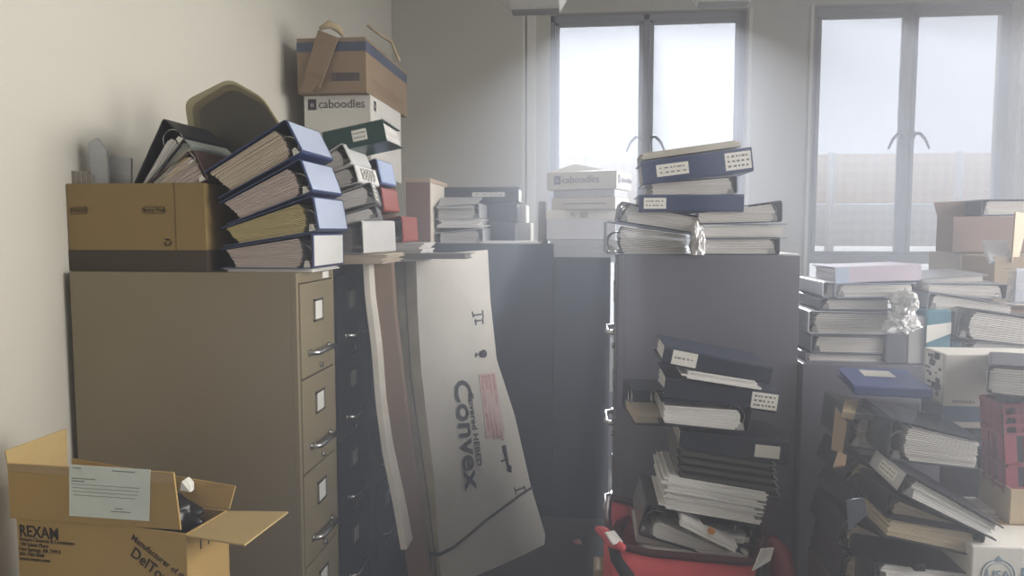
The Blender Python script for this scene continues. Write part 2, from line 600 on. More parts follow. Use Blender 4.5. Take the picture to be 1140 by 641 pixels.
for k, (xa, xb, zt) in enumerate(wx):
    root = bpy.data.objects.new('window_%d' % (k + 1), None)
    root.location = ((xa + xb) / 2, YW + .12, zS)
    COL.objects.link(root)
    root['kind'] = 'structure'
    hw = (xb - xa) / 2
    H = zt - zS
    zr = zRail - zS
    y0, y1 = -0.04, 0.04
    b = bm_new()
    fw = 0.045
    add_box(b, (-hw, y0, 0), (-hw + fw, y1, H)); add_box(b, (hw - fw, y0, 0), (hw, y1, H))
    add_box(b, (-hw, y0, H - .06), (hw, y1, H)); add_box(b, (-hw, y0, 0), (hw, y1, .04))
    add_box(b, (-hw, y0 - .01, zr - .06), (hw, y1, zr + .01))
    add_box(b, (-.028, y0, zr), (.028, y1, H))
    obj('window_frame', b, M_FRAME, root, 0.006)
    for s in (-1, 1):
        b = bm_new()
        xi, xo = s * .030, s * (hw - fw - .002)
        lo_, hi_ = min(xi, xo), max(xi, xo)
        sw = 0.034
        ya, yb = -0.055, -0.012
        add_box(b, (lo_, ya, zr + .012), (lo_ + sw, yb, H - .062)); add_box(b, (hi_ - sw, ya, zr + .012), (hi_, yb, H - .062))
        add_box(b, (lo_, ya, zr + .012), (hi_, yb, zr + .012 + sw)); add_box(b, (lo_, ya, H - .062 - sw), (hi_, yb, H - .062))
        sash = obj('sash', b, M_FRAME, root, 0.006)
        b = bm_new(); add_box(b, (lo_ + .01, -.034, zr + .03), (hi_ - .01, -.030, H - .08)); obj('pane', b, M_GLASS, sash)
        # lever handle on the meeting stile
        zh = P(720, 153, YW).z - zS
        b = bm_new()
        add_box(b, (min(s * .036, s * .062), -.075, zh - .03), (max(s * .036, s * .062), -.055, zh + .03))
        add_tube(b, [(s * .05, -.080, zh + .005), (s * .085, -.10, zh + .010), (s * .13, -.105, zh - .04), (s * .165, -.105, zh - .12)], [.016, .015, .012, .009], 8)
        obj('handle', b, mat('handle_metal', (120, 120, 122), rough=.4, metal=.6), sash)
    b = bm_new(); add_box(b, (-hw + .03, -.004, .03), (hw - .03, 0, zr - .05)); obj('pane', b, M_GLASS, root)
    b = bm_new(); add_box(b, (-hw - .03, -.17, -.03), (hw + .03, .0, 0.002)); obj('window_sill', b, M_SILL, root, .004)

# ------------------------------------------------------------------ outside
YF = 9.6
zf1 = P(1000, 171, YF).z
zf0 = P(1000, 227, YF).z
fx = [P(925, 200, YF).x, P(1066, 200, YF).x]
step = fx[1] - fx[0]
posts = [fx[0] + step * k for k in range(-4, 3)]


def lattice(name, rgb, rgb2):
    m = bpy.data.materials.new(name)
    m.use_nodes = True
    nt = m.node_tree
    bs = nt.nodes['Principled BSDF']
    bs.inputs['Roughness'].default_value = .8
    tc = nt.nodes.new('ShaderNodeTexCoord')
    mp = nt.nodes.new('ShaderNodeMapping')
    mp.inputs['Rotation'].default_value = (0, math.radians(45), 0)
    mp.inputs['Scale'].default_value = (12, 12, 12)
    nt.links.new(tc.outputs['Object'], mp.inputs['Vector'])
    ch = nt.nodes.new('ShaderNodeTexChecker')
    ch.inputs['Scale'].default_value = 1
    ch.inputs['Color1'].default_value = tuple(lin(c) for c in rgb) + (1,)
    ch.inputs['Color2'].default_value = tuple(lin(c) for c in rgb2) + (1,)
    mp.inputs['Location'].default_value = (0, 0.31, 0)
    nt.links.new(mp.outputs['Vector'], ch.inputs['Vector'])
    nt.links.new(ch.outputs['Color'], bs.inputs['Base Color'])
    return m


M_LAT1 = lattice('lattice_upper', (255, 222, 168), (240, 200, 150))
M_LAT2 = lattice('lattice_lower', (250, 242, 232), (226, 222, 218))
M_POST = mat('white_post', (235, 232, 226), rough=.6)
froot = thing('lattice_screen', 'pale diamond lattice screen on white posts outside the windows', 'fence', ((posts[0] + posts[-1]) / 2, YF, -1.0))
for k in range(len(posts) - 1):
    for (za, zb, m) in ((zf0 + .01, zf1, M_LAT1), (P(1000, 274, YF).z, zf0 - .01, M_LAT2)):
        b = bm_new(); add_box(b, (posts[k] + .05, YF - .012, za), (posts[k + 1] - .05, YF + .012, zb))
        for v in b.verts: v.co -= Vector(froot.location)
        obj('lattice_panel', b, m, froot)
for x in posts:
    b = bm_new(); add_box(b, (x - .045, YF - .045, -1.0), (x - .012, YF + .045, zf1 + .02)); add_box(b, (x + .012, YF - .045, -1.0), (x + .045, YF + .045, zf1 + .02))
    for v in b.verts: v.co -= Vector(froot.location)
    obj('post', b, M_POST, froot, .004)
b = bm_new(); add_box(b, (-60, YW + .3, -1.1), (60, 190, -1.0)); structure('ground', b, mat('pale_roof_deck', (232, 230, 224), rough=.9, var=.05, scale=1))

# light fixtures hanging near the first window, seen end-on
M_FIX = mat('fixture_enamel', (226, 224, 216), rough=.45, var=.02)
for i, (pa, pb, py, lab) in enumerate(((570, 624, 17.5, 'white fluorescent light fixture hanging above left edge of the window behind the binders'),
                                       (776, 832, 9, 'white fluorescent light fixture hanging above right edge of the window behind the binders'))):
    Yf = 4.55
    A, B = P(pa, py, Yf), P(pb, py, Yf)
    cx, w2 = (A.x + B.x) / 2, (B.x - A.x) / 2
    root = thing('ceiling_light', lab, 'ceiling light', (cx, Yf - .6, A.z), None, 'fluorescent fixtures by the windows')
    b = bm_new()
    add_prism(b, [(-w2, 0.012), (w2, 0.012), (w2 + .05, .10), (w2 + .02, .16), (-w2 - .02, .16), (-w2 - .10, .10)], -.6, .6)
    for v in b.verts: v.co = Vector((v.co.y, v.co.x, v.co.z))
    obj('housing', b, M_FIX, root, .006)
    b = bm_new(); add_box(b, (-w2 + .006, .52, 0.0), (w2 - .006, .61, .014)); obj('louvre', b, mat('louvre_grey', (120, 120, 120), rough=.5), root, .002)
    for s in (-.4, .4):
        b = bm_new(); add_tube(b, [(0, s, .155), (0, s, ZC - A.z)], .01, 8); obj('hanger', b, M_FIX, root)

# ================================================================== cabinets
M_TAN = mat('tan_enamel', (136, 125, 99), rough=.42, var=.03, scale=4)
M_BLK = mat('black_enamel', (30, 31, 36), rough=.35, var=.05, scale=4)
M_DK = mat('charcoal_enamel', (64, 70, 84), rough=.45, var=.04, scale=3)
M_DK2 = mat('charcoal_enamel_veiled', (106, 107, 119), rough=.45, var=.04, scale=3)  # charcoal lightened, the glare veil over the cabinet put into its colour

Y1 = 2.2
X0, X1 = P(77, 305, Y1).x, P(329.5, 305, Y1).x
ZCAB = P(329, 304, Y1).z
Y2 = PX(371, 300, X1).y
tc_ = file_cabinet('tan four-drawer filing cabinet against the left wall', X0, X1, Y1, Y2, ZCAB, '+X', M_TAN)
b = bm_new(); add_box(b, (.06, -(X1 - X0) / 2 - .0015, ZCAB - .030), (.115, -(X1 - X0) / 2, ZCAB - .008)); obj('sticker', b, M_LABEL, tc_)
Y3 = Y2 + .006
Y4 = Y3 + .385
file_cabinet('black four-drawer filing cabinet between the tan cabinet and the leaning flat carton', X0 + .01, X1 - .004, Y3, Y4, ZCAB + .004, '+X', M_BLK)
# hidden neighbour that carries the papers further back
file_cabinet('black filing cabinet behind the leaning flat carton, papers on top', X0 + .01, X1 + .012, Y4 + .008, Y4 + .39, ZCAB + .004, '+X', M_BLK)

YA = 3.62
xa, xb = P(617, 285, YA).x, P(680, 285, YA).x
zA = P(580, 271.5, YA).z
zB = P(650, 287, YA).z
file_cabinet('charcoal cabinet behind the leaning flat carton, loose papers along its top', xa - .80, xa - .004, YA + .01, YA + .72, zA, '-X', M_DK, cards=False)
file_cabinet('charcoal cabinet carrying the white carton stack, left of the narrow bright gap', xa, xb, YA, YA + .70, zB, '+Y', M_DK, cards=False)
YR = 2.5
xr0, xr1 = P(688.5, 300, YR).x, P(891, 300, YR).x
zR = P(790, 284, YR).z
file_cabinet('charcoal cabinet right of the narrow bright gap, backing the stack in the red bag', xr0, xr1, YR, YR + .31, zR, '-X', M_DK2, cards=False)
YH = 2.48
xh0, xh1 = xr1 + .012, P(1195, 420, YH).x
zH = P(950, 406, YH).z
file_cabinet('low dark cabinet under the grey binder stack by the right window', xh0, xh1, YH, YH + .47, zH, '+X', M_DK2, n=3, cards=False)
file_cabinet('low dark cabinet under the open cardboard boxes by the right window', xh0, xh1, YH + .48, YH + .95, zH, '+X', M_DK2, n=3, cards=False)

# ================================================================== storage box on the tan cabinet, with its contents
Yb = 2.235
bx0, bx1 = P(78, 303, Yb).x, P(230.5, 303, Yb).x
by1 = Yb + .29
bz0, bz1 = ZCAB + .001, P(150, 204, Yb).z
root = carton('brown storage box with a dark band, open and full of binders, on the tan cabinet', bx0, bx1, Yb, by1, bz0, bz1,
              mat('storage_card', (148, 126, 82), rough=.85, var=.05, scale=5, spec=.2), True, name='storage_box')
hx, hy, hh = (bx1 - bx0) / 2, .145, bz1 - bz0
b = bm_new(); bandh = S(25, Yb)
add_box(b, (-hx - .001, -hy - .001, .001), (hx + .001, hy + .001, bandh))
obj('printed_band', b, mat('band_print', (78, 70, 58), rough=.85, var=.10, scale=1, stretch=(1, 1, 90), spec=.2), root)
mk = ink((62, 48, 34))
yf = -hy - .0012


def framed(root, u0, u1, v0, v1, body, size, tilt=0.0):
    b = bm_new()
    t = .0016
    for (p, q, r_, s_) in ((u0, u1, v0, v0 + t), (u0, u1, v1 - t, v1), (u0, u0 + t, v0, v1), (u1 - t, u1, v0, v1)):
        add_box(b, (p, yf - .0006, r_), (q, yf + .0004, s_))
    if tilt:
        for v in b.verts: v.co.z += (v.co.x - u0) * tilt
    obj('printed_frame', b, mk, root)
    text(root, body, size, ((u0 + u1) / 2, yf + .0008, (v0 + v1) / 2 + (u1 - u0) * tilt / 2), (1, 0, tilt), (0, 0, 1), mk, 'CENTER')


b = bm_new(); add_box(b, (S(135, Yb) - hx - .0007, -hy - .0012, bandh), (S(135, Yb) - hx + .0007, -hy, hh)); obj('fold_line', b, ink((96, 78, 50)), root)
pxu = lambda px: S(px - 78, Yb) - hx
pzv = lambda py: S(303 - py, Yb)
framed(root, pxu(83.5), pxu(103), pzv(236), pzv(227.5), 'STAPLES', .0165, .05)
framed(root, pxu(174.5), pxu(200), pzv(235), pzv(227), 'Story Pads', .0185)
b = bm_new()
for k in range(3):
    a0 = math.radians(90 + 120 * k)
    pts = [Vector((pxu(203) + .010 * math.cos(a0 + a), yf, pzv(269) + .010 * math.sin(a0 + a))) for a in (-.75, -.35, 0, .35)]
    add_tube(b, pts, .0022, 6)
    tip = a0 + .35
    c0 = Vector((pxu(203), yf, pzv(269)))
    d = Vector((math.cos(tip), 0, math.sin(tip)))
    e = Vector((-math.sin(tip), 0, math.cos(tip)))
    q = [c0 + d * .0145 , c0 + d * .010 + e * .006, c0 + d * .0055]
    add_poly_slab(b, q, (0, -.0008, 0))
obj('recycling_mark', b, mk, root)

# what stands in the box
binder('black binder leaning highest out of the storage box', 'right', 207, 152, Yb + .012, .27, .285, 34, 12, roll=50, cover=BLACK, page=M_PAGE, fill=.55)
binder('grey-green binder leaning in the storage box, under the black one', 'right', 214, 163, Yb + .014, .27, .285, 14, 10, roll=44, cover=(150, 158, 150), page=paper('sheets_grey', (160, 164, 156)), rings=False, gap=.02)
binder('binder of yellow sheets leaning in the storage box', 'right', 219, 177, Yb + .012, .27, .285, 16, 12, roll=41, cover=(176, 168, 150), page=M_PAGE_Y, rings=True)
binder('thick maroon-edged binder of white sheets leaning low in the storage box', 'right', 232, 199, Yb + .010, .27, .24, 38, 28, roll=26, cover=(84, 60, 56), page=M_PAGE_P, fill=.98, gap=.036)
# clear comb-bound sleeve, and a pale folder edge at the left end of the box
M_CLEAR = mat('clear_film', (232, 235, 238), rough=.12, trans=.6, var=.12, scale=1, stretch=(2, 2, 70))
b = bm_new()
pts = [P(102, 212, Yb + .05), P(98, 158, Yb + .05), P(108, 153, Yb + .05), P(118, 168, Yb + .05), P(121, 212, Yb + .05)]
add_poly_slab(b, pts, (0, .012, 0))
o = obj('plastic_sleeve', b, M_CLEAR, None, .002); tag(o, 'pointed clear ribbed plastic sleeve standing in the left of the storage box', 'plastic sleeve')
b = bm_new()
pts = [P(119, 212, Yb + .09), P(119, 178, Yb + .09), P(124, 172, Yb + .09), P(146, 176, Yb + .09), P(146, 212, Yb + .09)]
add_poly_slab(b, pts, (0, .010, 0))
o = obj('plastic_sleeve', b, M_CLEAR, None, .002); tag(o, 'square clear ribbed plastic sleeve right of the pointed one in the storage box', 'plastic sleeve')
b = bm_new()
for k in range(4):
    add_slab(b, [P(80 + k * 6, 215, Yb + .03 + k * .004), P(85 + k * 6, 215, Yb + .03 + k * .004), P(84 + k * 6, 190 + k, Yb + .03 + k * .004), P(79 + k * 6, 190 + k, Yb + .03 + k * .004)], .2)
o = obj('file_folders', b, mat('folder_grey', (150, 144, 134), rough=.7), None, .001); tag(o, 'worn grey folders at the left end of the storage box', 'folder')

# dark rounded folder standing behind the blue binders
Yg = Y3 + .012
def rounded(px_pts, Y, rad=3):
    out = []
    n = len(px_pts)
    for i in range(n):
        p, a, c = Vector(px_pts[i]), Vector(px_pts[i - 1]), Vector(px_pts[(i + 1) % n])
        r = min(10, (a - p).length * .3, (c - p).length * .3)
        u, v = (a - p).normalized() * r, (c - p).normalized() * r
        for t in (0, .25, .5, .75, 1):
            q = (p + u) * (1 - t) ** 2 + p * 2 * t * (1 - t) + (p + v) * t ** 2
            out.append(P(q.x, q.y, Y))
    return out
root = thing('document_tray', 'dark olive rounded tray with pale edge bands tilted behind the blue binders', 'tray', (P(270, 200, Yg).x, Yg, ZCAB + .004))
base_y = P(270, 256, Yg)
for (nm, pts, dy, m) in (
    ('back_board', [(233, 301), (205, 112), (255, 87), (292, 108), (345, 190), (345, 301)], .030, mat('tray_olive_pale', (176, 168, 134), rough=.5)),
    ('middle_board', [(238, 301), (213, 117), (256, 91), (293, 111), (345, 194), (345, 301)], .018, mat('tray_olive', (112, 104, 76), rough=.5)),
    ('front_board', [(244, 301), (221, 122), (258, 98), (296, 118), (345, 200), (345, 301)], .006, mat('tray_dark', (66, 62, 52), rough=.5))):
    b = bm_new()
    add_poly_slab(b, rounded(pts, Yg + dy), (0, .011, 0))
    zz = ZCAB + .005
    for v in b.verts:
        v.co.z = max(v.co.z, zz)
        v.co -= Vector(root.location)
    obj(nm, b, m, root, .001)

# ================================================================== blue binders on the tan cabinet
BL = (48, 62, 104)
LBI = (182, 193, 216)
YB_ = 2.235
gblue = 'blue binders stacked on the tan cabinet'
binder('lowest blue binder of the stack on the tan cabinet, with a white spine sheet', 'right', 349, 302, YB_, .29, 111, 41, 23, roll=0, cover=BL, page=M_PAGE_P, insert=(224, 224, 222), group=gblue, skew=.035, gap=.062, z=ZCAB + .012)
binder('blue binder of yellowish sheets, second from the bottom on the tan cabinet', 'right', 355, 257, YB_ + .004, .285, 116, 41, 22, roll=9, cover=BL, page=M_PAGE_Y, insert=LBI, group=gblue, skew=.035, gap=.062)
binder('blue binder with a pale blue spine, second from the top on the tan cabinet', 'right', 348, 213, YB_ + .002, .285, 110, 40, 27, roll=20, cover=BL, page=M_PAGE_P, insert=LBI, group=gblue, skew=.035, gap=.062)
binder('topmost blue binder of the stack on the tan cabinet', 'right', 337, 169, YB_, .285, 116, 42, 35, roll=27, cover=BL, page=M_PAGE_C, insert=LBI, group=gblue, skew=.035, gap=.062)
sheaf('curled loose sheets under the blue binders on the tan cabinet', 'loose_sheets', 'paper', 250, 344, 303, YB_ + .004, .26, .011, n=5, z=ZCAB + .001, kind='stuff', material=M_PAGE)

# ================================================================== binders on the black cabinets
zb = ZCAB + .005
YC = Y3 + .11
sheaf('tan folders and papers under the white binders on the black cabinet', 'loose_folders', 'paper', 360, 428, 280, YC - .03, .26, .035, n=11, z=zb + .001, material=M_PAGE_C, kind='stuff', roll=1)
binder('crushed white binder lowest behind the blue binders', 'right', 405, 276, YC - .03, .24, 100, 38, 26, roll=2, turn=-14, cover=WHITE, page=M_PAGE, z=zb + .042, rings=False)
binder('grey binder above the crushed white one behind the blue binders', 'right', 422, 242, YC, .22, 100, 15, 10, roll=14, turn=12, cover=(130, 132, 134), page=M_PAGE, z=None)
binder('grey binder with a white spine label behind the blue binders', 'right', 419, 224, YC, .22, 100, 23, 14, roll=15, turn=11, cover=(150, 152, 154), page=M_PAGE, labels=((-.5, .10, .8, 3),))
binder('white binder with a printed spine, second from the top behind the blue binders', 'right', 400, 203, YC, .27, 96, 22, 15, roll=15, cover=WHITE, page=M_PAGE, insert=(232, 232, 232), labels=((0, .22, .7, 9),))
binder('white binder with a blank spine, topmost behind the blue binders', 'right', 392, 181, YC, .25, 96, 25, 15, roll=25, cover=WHITE, page=M_PAGE, insert=(228, 228, 228))
YD = YC + .31
sheaf('grey papers under the red binders', 'loose_sheets', 'paper', 395, 470, 281, YD, .24, .075, n=9, z=zb + .001, material=M_PAGE, kind='stuff')
RED = (150, 60, 52)
binder('lower red binder beside the tall brown box', 'right', 449, 266, YD, .27, 90, 30, 18, roll=3, cover=RED, page=M_PAGE, insert=(164, 88, 78), z=zb + .078)
binder('upper red binder beside the tall brown box', 'right', 428, 235, YD, .25, 80, 28, 18, roll=8, cover=RED, page=M_PAGE, insert=(168, 92, 82))
binder('light blue binder above the red binders', 'right', 425, 204, YD, .24, 80, 29, 16, roll=12, cover=(110, 130, 180), page=M_PAGE, insert=(176, 192, 224))
binder('dark green binder on top of the white ones, its spine facing out', 'spine', 363, 171, YC + .03, 72, .25, 25, 22, roll=11, turn=0, cover=(36, 74, 68), page=M_PAGE, labels=((.18, S(17, 2.7), .5, 2),))

# ================================================================== cartons in the corner
YK = 4.0
kx0, kx1 = P(338, 104, YK).x, P(412.5, 104, YK).x
kz0, kz1 = P(400, 196, YK).z, P(400, 105.5, YK).z
kyb = PX(446, 104, kx1).y
carton('plain carton under the tall white carton in the left corner', kx0 + .02, kx1 - .03, YK + .03, kyb - .03, 0, kz0 - .001, M_CARD_D)
root = carton('tall white carton with lettering in the left corner, under a cardboard box', kx0, kx1, YK, kyb, kz0, kz1, M_WHITEBOX, closed_seam=False)
hx, hy, h = (kx1 - kx0) / 2, (kyb - YK) / 2, kz1 - kz0
mkb = ink((70, 66, 74))
def brand(root, x, z, hgt, ysurf, xdir=(1, 0, 0), o3=None, m=None, full=True):
    """little square mark and the word caboodles"""
    m = m or mkb
    o3 = Vector(o3) if o3 is not None else Vector((x, ysurf, z))
    xd = Vector(xdir)
    nrm = xd.cross(Vector((0, 0, 1)))
    b = bm_new()
    w = hgt * .8
    c = [o3 + xd * 0 - Vector((0, 0, hgt / 2)), o3 + xd * w - Vector((0, 0, hgt / 2)), o3 + xd * w + Vector((0, 0, hgt / 2)), o3 + Vector((0, 0, hgt / 2))]
    c = [p + nrm * .0012 for p in c]
    add_slab(b, c, .001)
    obj('printed_mark', b, m, root)
    text(root, 'n', hgt * .7, o3 + xd * w * .5 + nrm * .0008, xd, (0, 0, 1), M_WHITEBOX, 'CENTER')
    if full:
        text(root, 'caboodles', hgt * 1.12, o3 + xd * w * 1.25, xd, (0, 0, 1), m)
brand(root, -hx + S(5, YK), h - S(10, YK), S(12, YK), -hy)
brand(root, 0, 0, S(11, YK), 0, (0, 1, 0), (hx, -hy + .06, h - S(10, YK)), full=False)
cz1 = P(400, 41, YK - .06).z
cx0, cx1 = P(331.5, 104, YK - .06).x, P(408, 104, YK - .06).x
cyb = PX(453, 100, cx1).y
m = mat('printed_carton', (150, 130, 108), rough=.8, var=.07, scale=5, spec=.2)
fl = [[P(336, 92, YK - .09), P(356, 98, YK - .10), P(377, 42, YK - .085), P(354, 33, YK - .075)],
      [P(333, 102, YK - .10), P(346, 103, YK - .11), P(356, 88, YK - .11), P(342, 80, YK - .10)]]
root = carton('open cardboard box with torn tape on top of the tall white carton in the corner', cx0, cx1, YK - .06, cyb, kz1 + .001, cz1, m, True, flaps=fl)
hx, hy, h = (cx1 - cx0) / 2, (cyb - YK + .06) / 2, cz1 - kz1
b = bm_new(); tz = h - S(10, YK)
add_box(b, (-hx - .001, -hy - .001, tz - .025), (hx + .001, -hy + .0005, tz + .025))
add_box(b, (hx - .0005, -hy, tz - .03), (hx + .001, hy, tz + .03))
obj('tape', b, mat('blue_grey_tape', (74, 84, 108), rough=.35, var=.25, scale=14), root)
b = bm_new(); add_box(b, (-hx + S(39, YK), -hy - .0015, S(13, YK)), (-hx + S(71, YK), -hy, S(22, YK)))
obj('printed_patch', b, mat('patch_print', (92, 84, 84), rough=.8, var=.5, scale=1, stretch=(160, 1, 1)), root)
b = bm_new()
for k in range(5):
    add_box(b, (hx, -hy + .1 + .03 * k, h * .30 - .012 * k), (hx + .001, hy - .1, h * .30 - .012 * k + .006))
obj('printed_lines', b, ink((140, 118, 100)), root)
b = bm_new()
add_tube(b, [rel(root, P(*q)) for q in ((409, 28, 4.2), (425, 40, 4.25), (436, 47, 4.3), (441, 60, 4.25), (445, 68, 4.25))], .008, 6)
obj('torn_strip', b, M_CARD_L, root)
b = bm_new()
add_tube(b, [rel(root, P(*q)) for q in ((356, 32, 3.9), (366, 27, 3.92), (377, 32, 3.94), (382, 40, 3.96))], [.01, .022, .020, .01], 8)
obj('torn_strip', b, M_CARD_L, root)

# tall narrow brown box
YX = 3.66
tx0, tx1 = P(452, 230, YX).x, P(479, 230, YX).x
tyb = PX(497.5, 230, tx1).y


zc2 = zA + .001
root = carton('tall narrow brown box with window light painted on one side, standing beside the red binders', tx0, tx1, YX, tyb, zc2, P(465, 199, YX).z, mat('mauve_card', (142, 116, 108), rough=.8, var=.05), closed_seam=False)
b = bm_new()
hx, hy, h = (tx1 - tx0) / 2, (tyb - YX) / 2, P(465, 199, YX).z - zc2
add_box(b, (-hx - .003, -hy - .003, h - .018), (hx + .003, hy + .003, h + .003))
obj('lid', b, mat('lid_card', (190, 170, 150), rough=.8, var=.05), root, .002)
b = bm_new(); add_box(b, (hx, -hy + .004, .004), (hx + .0012, hy - .004, h - .02))  # window light on the right face, put in as a paler layer
obj('lit_side', b, mat('pale_side', (226, 218, 204), rough=.7, var=.03), root)
b = bm_new()
a0 = P(415, 283, Y4 + .02)

# ---------------- small stack beside the brown box, and black binders behind
YS = 3.72
zs = zA + .001
g = 'pale binders beside the tall narrow brown box'
binder('lowest pale binder beside the tall narrow brown box', 'right', 538, 271, YS, .28, 52, 17, 12, roll=0, cover=(206, 208, 212), page=M_PAGE, z=zs, insert=(216, 218, 222))
sheaf('crinkled white papers in the middle of the pale stack beside the brown box', 'loose_sheets', 'paper', 490, 536, 256, YS + .01, .24, .045, n=6, z=zs + S(17.5, YS), material=M_PAGE_W, kind='stuff', jitter=.02)
binder('topmost pale binder beside the tall narrow brown box', 'right', 534, 246, YS, .28, 50, 17, 15, roll=1, cover=(196, 198, 202), page=M_PAGE, z=zs + S(17.5, YS) + .047, insert=(222, 222, 224))
b = bm_new()
zt = zs + S(35, YS) + .049
add_slab(b, [P(486, 231, YS - .02), P(526, 231, YS - .02), P(537, 219.5, YS + .2), P(492, 219.5, YS + .2)], .006)
o = obj('file_folder', b, mat('folder_pale', (196, 198, 200), rough=.6), None, .001); tag(o, 'pale folder lying sloped on top of the pale stack beside the brown box', 'folder')
YBk = 4.02
for k, (pr, pt, pb, lab) in enumerate(((575, 247.5, 269, 'lowest of the three wide black binders against the corner pier'),
                                       (577, 224, 247, 'middle one of the three wide black binders against the corner pier'),
                                       (579, 207, 223.5, 'topmost of the three wide black binders against the corner pier'))):
    zz = zs + sum((.107, .112)[:k])
    binder(lab, 'spine', pr - 104, pb, YBk, 104, .27, (.104, .110, .082)[k], roll=0, cover=(34, 38, 48), page=M_PAGE_W, z=zz, group='wide black binders against the corner pier',
           labels=((.35, .18, .3, 1),) if k == 2 else ())
for (a, bb, t, bt, lab) in ((576, 591, 247, 269, 'lower small white box at the right end of the black binders'), (578, 586, 226, 246.5, 'upper small white box at the right end of the black binders')):
    A, B = P(a, bt, YBk + .05), P(bb, t, YBk + .05)
    z0 = zs + (.107 if t < 240 else 0)
    carton(lab, A.x + .004, B.x, YBk + .05, YBk + .25, z0, z0 + (B.z - A.z) * .98, M_WHITEBOX, closed_seam=False)
sheaf('loose white sheets on the charcoal cabinet in front of the black binders', 'loose_sheets', 'paper', 536, 600, 270, YA + .06, .26, .012, n=4, z=zA + .001, material=M_PAGE_W, kind='stuff')

# ---------------- big white flat carton leaning by the cabinets
rows_px = [((438, 293), (463, 284), (543, 278)), ((441, 340), (465, 345), (546, 335)), ((447, 426), (469, 412), (553, 400)),
           ((457, 490), (477, 480), (573, 462)), ((466, 545), (484, 535), (591, 541)), ((480, 618), (489, 617), (607, 595))]
c0, r0, l0 = PZ(492, 656, 0.001), PZ(606, 606, 0.001), PZ(483, 650, 0.001)
rows = []
for i, (l, c, r) in enumerate(rows_px):
    t = i / 5.6
    yc = 3.10 + (c0.y - 3.10) * t
    yr = 3.52 + (r0.y - 3.52) * t
    rows.append((P(l[0], l[1], yc + .015), P(c[0], c[1], yc), P(r[0], r[1], yr)))
rows.append((Vector((l0.x, c0.y + .015, l0.z)), c0, r0))
b = bm_new()
NR = []
for (l, c, r) in rows:
    bulge = (r - c).cross(Vector((0, 0, 1))).normalized()
    pts = [l, c]
    for u in (.25, .5, .75):
        pts.append(c.lerp(r, u) + bulge * .012 * (1 - (2 * u - 1) ** 2))
    pts.append(r)
    pts.append(r + (l - c))
    for p in pts: p.z = max(p.z, .001)
    NR.append([b.verts.new(p) for p in pts])
for i in range(len(NR) - 1):
    for k in range(7):
        f = b.faces.new((NR[i][k], NR[i][(k + 1) % 7], NR[i + 1][(k + 1) % 7], NR[i + 1][k]))
        f.material_index = 1 if k == 0 else 0
        f.smooth = True
b.faces.new(NR[0]); b.faces.new(NR[-1][::-1])
cv = thing('flat_carton', 'tall white flat carton with sideways lettering leaning near the black cabinets', 'box', (c0.x, c0.y + .2, 0))
for v in b.verts: v.co -= cv.location
M_CVX = mat('scuffed_white_board', (204, 200, 190), rough=.65, var=.09, scale=4, spec=.3)
M_CVE = mat('scuffed_tan_edge', (206, 194, 164), rough=.8, var=.16, scale=9, spec=.2)
bo = obj('body', b, [M_CVX, M_CVE], cv)
mod = bo.modifiers.new('edge', 'EDGE_SPLIT'); mod.split_angle = math.radians(35)


def cface(px, py):
    best = None
    for i in range(len(rows) - 1):
        for tt in range(30):
            t = tt / 30
            c = rows[i][1].lerp(rows[i + 1][1], t); r = rows[i][2].lerp(rows[i + 1][2], t)
            bul = (r - c).cross(Vector((0, 0, 1))).normalized()
            for k in range(81):
                u = k / 80
                p = c.lerp(r, u) + bul * .0135 * (1 - (2 * u - 1) ** 2)
                q = project(p)
                d = (q[0] - px) ** 2 + (q[1] - py) ** 2
                if best is None or d < best[0]: best = (d, p)
    return best[1] - cv.location


def ctext(body, p0, p1, side, size, m, squeeze=1.0, align='LEFT'):
    a, bb = cface(*p0), cface(*p1)
    s = cface(*side)
    o = text(cv, body, size, a + (s - a).cross(bb - a).normalized() * -.002, bb - a, s - a, m, align, squeeze=squeeze, bold=size * .018)
    x = (bb - a)
    ln = max(v.co.x for v in o.data.vertices)
    return o


ik = ink((52, 52, 56))
ctext('Convex', (513, 422), (524, 531), (545, 418), .150, ik, .98)
ctext('Covered HEBED', (523, 436), (533, 520), (548, 432), .048, ik, .98)
# pink notice
b = bm_new(); q = [cface(532, 416), cface(541, 489), cface(562, 484), cface(550, 413)]
nn = (q[1] - q[0]).cross(q[3] - q[0]).normalized()
add_slab(b, [p + nn * .003 for p in q], .003)
no = obj('notice', b, mat('notice_pink', (200, 176, 170), rough=.7, var=.05), cv)
rk = ink((176, 110, 106))
for k in range(4):
    u = .16 + k * .22
    a = (532 + 18 * u + 1, 417 - 3 * u + 2); e = (541 + 21 * u, 489 - 5 * u)
    ctext(('PLEASE INSPECT BEFORE', 'SIGNING FOR THIS CARTON', 'DO NOT ACCEPT DAMAGED', 'GOODS  HANDLE WITH CARE')[k], a, e, (a[0] + 14, a[1] - 2), .026, rk, .86)
# handling symbols
def bar(pts, r=.004):
    b = bm_new(); add_tube(b, [cface(*p) for p in pts], r, 6); return b
b = bm_new()
for pts in (((527, 350), (536, 349)), ((529, 358), (538, 357)), ((526, 346), (527, 354)), ((537, 346), (538, 353)), ((529, 355), (530, 362)), ((537, 354), (538, 361))):
    add_tube(b, [cface(*p) for p in pts], .004, 6)
obj('handling_mark', b, ik, cv)
b = bm_new()
add_tube(b, [cface(530, 392), cface(530, 398)], .005, 6); add_tube(b, [cface(530, 395), cface(534, 394.5)], .004, 6); add_tube(b, [cface(534, 394.5), cface(539, 394)], [.014, .020], 8)
obj('glass_mark', b, ik, cv)
b = bm_new()
add_tube(b, [cface(560, 496), cface(566, 520)], [.012, .006], 8); add_tube(b, [cface(566, 520), cface(569, 526)], [.018, .004], 8); add_tube(b, [cface(558, 514), cface(566, 511)], .004, 6)
obj('umbrella_mark', b, ik, cv)
b = bm_new()
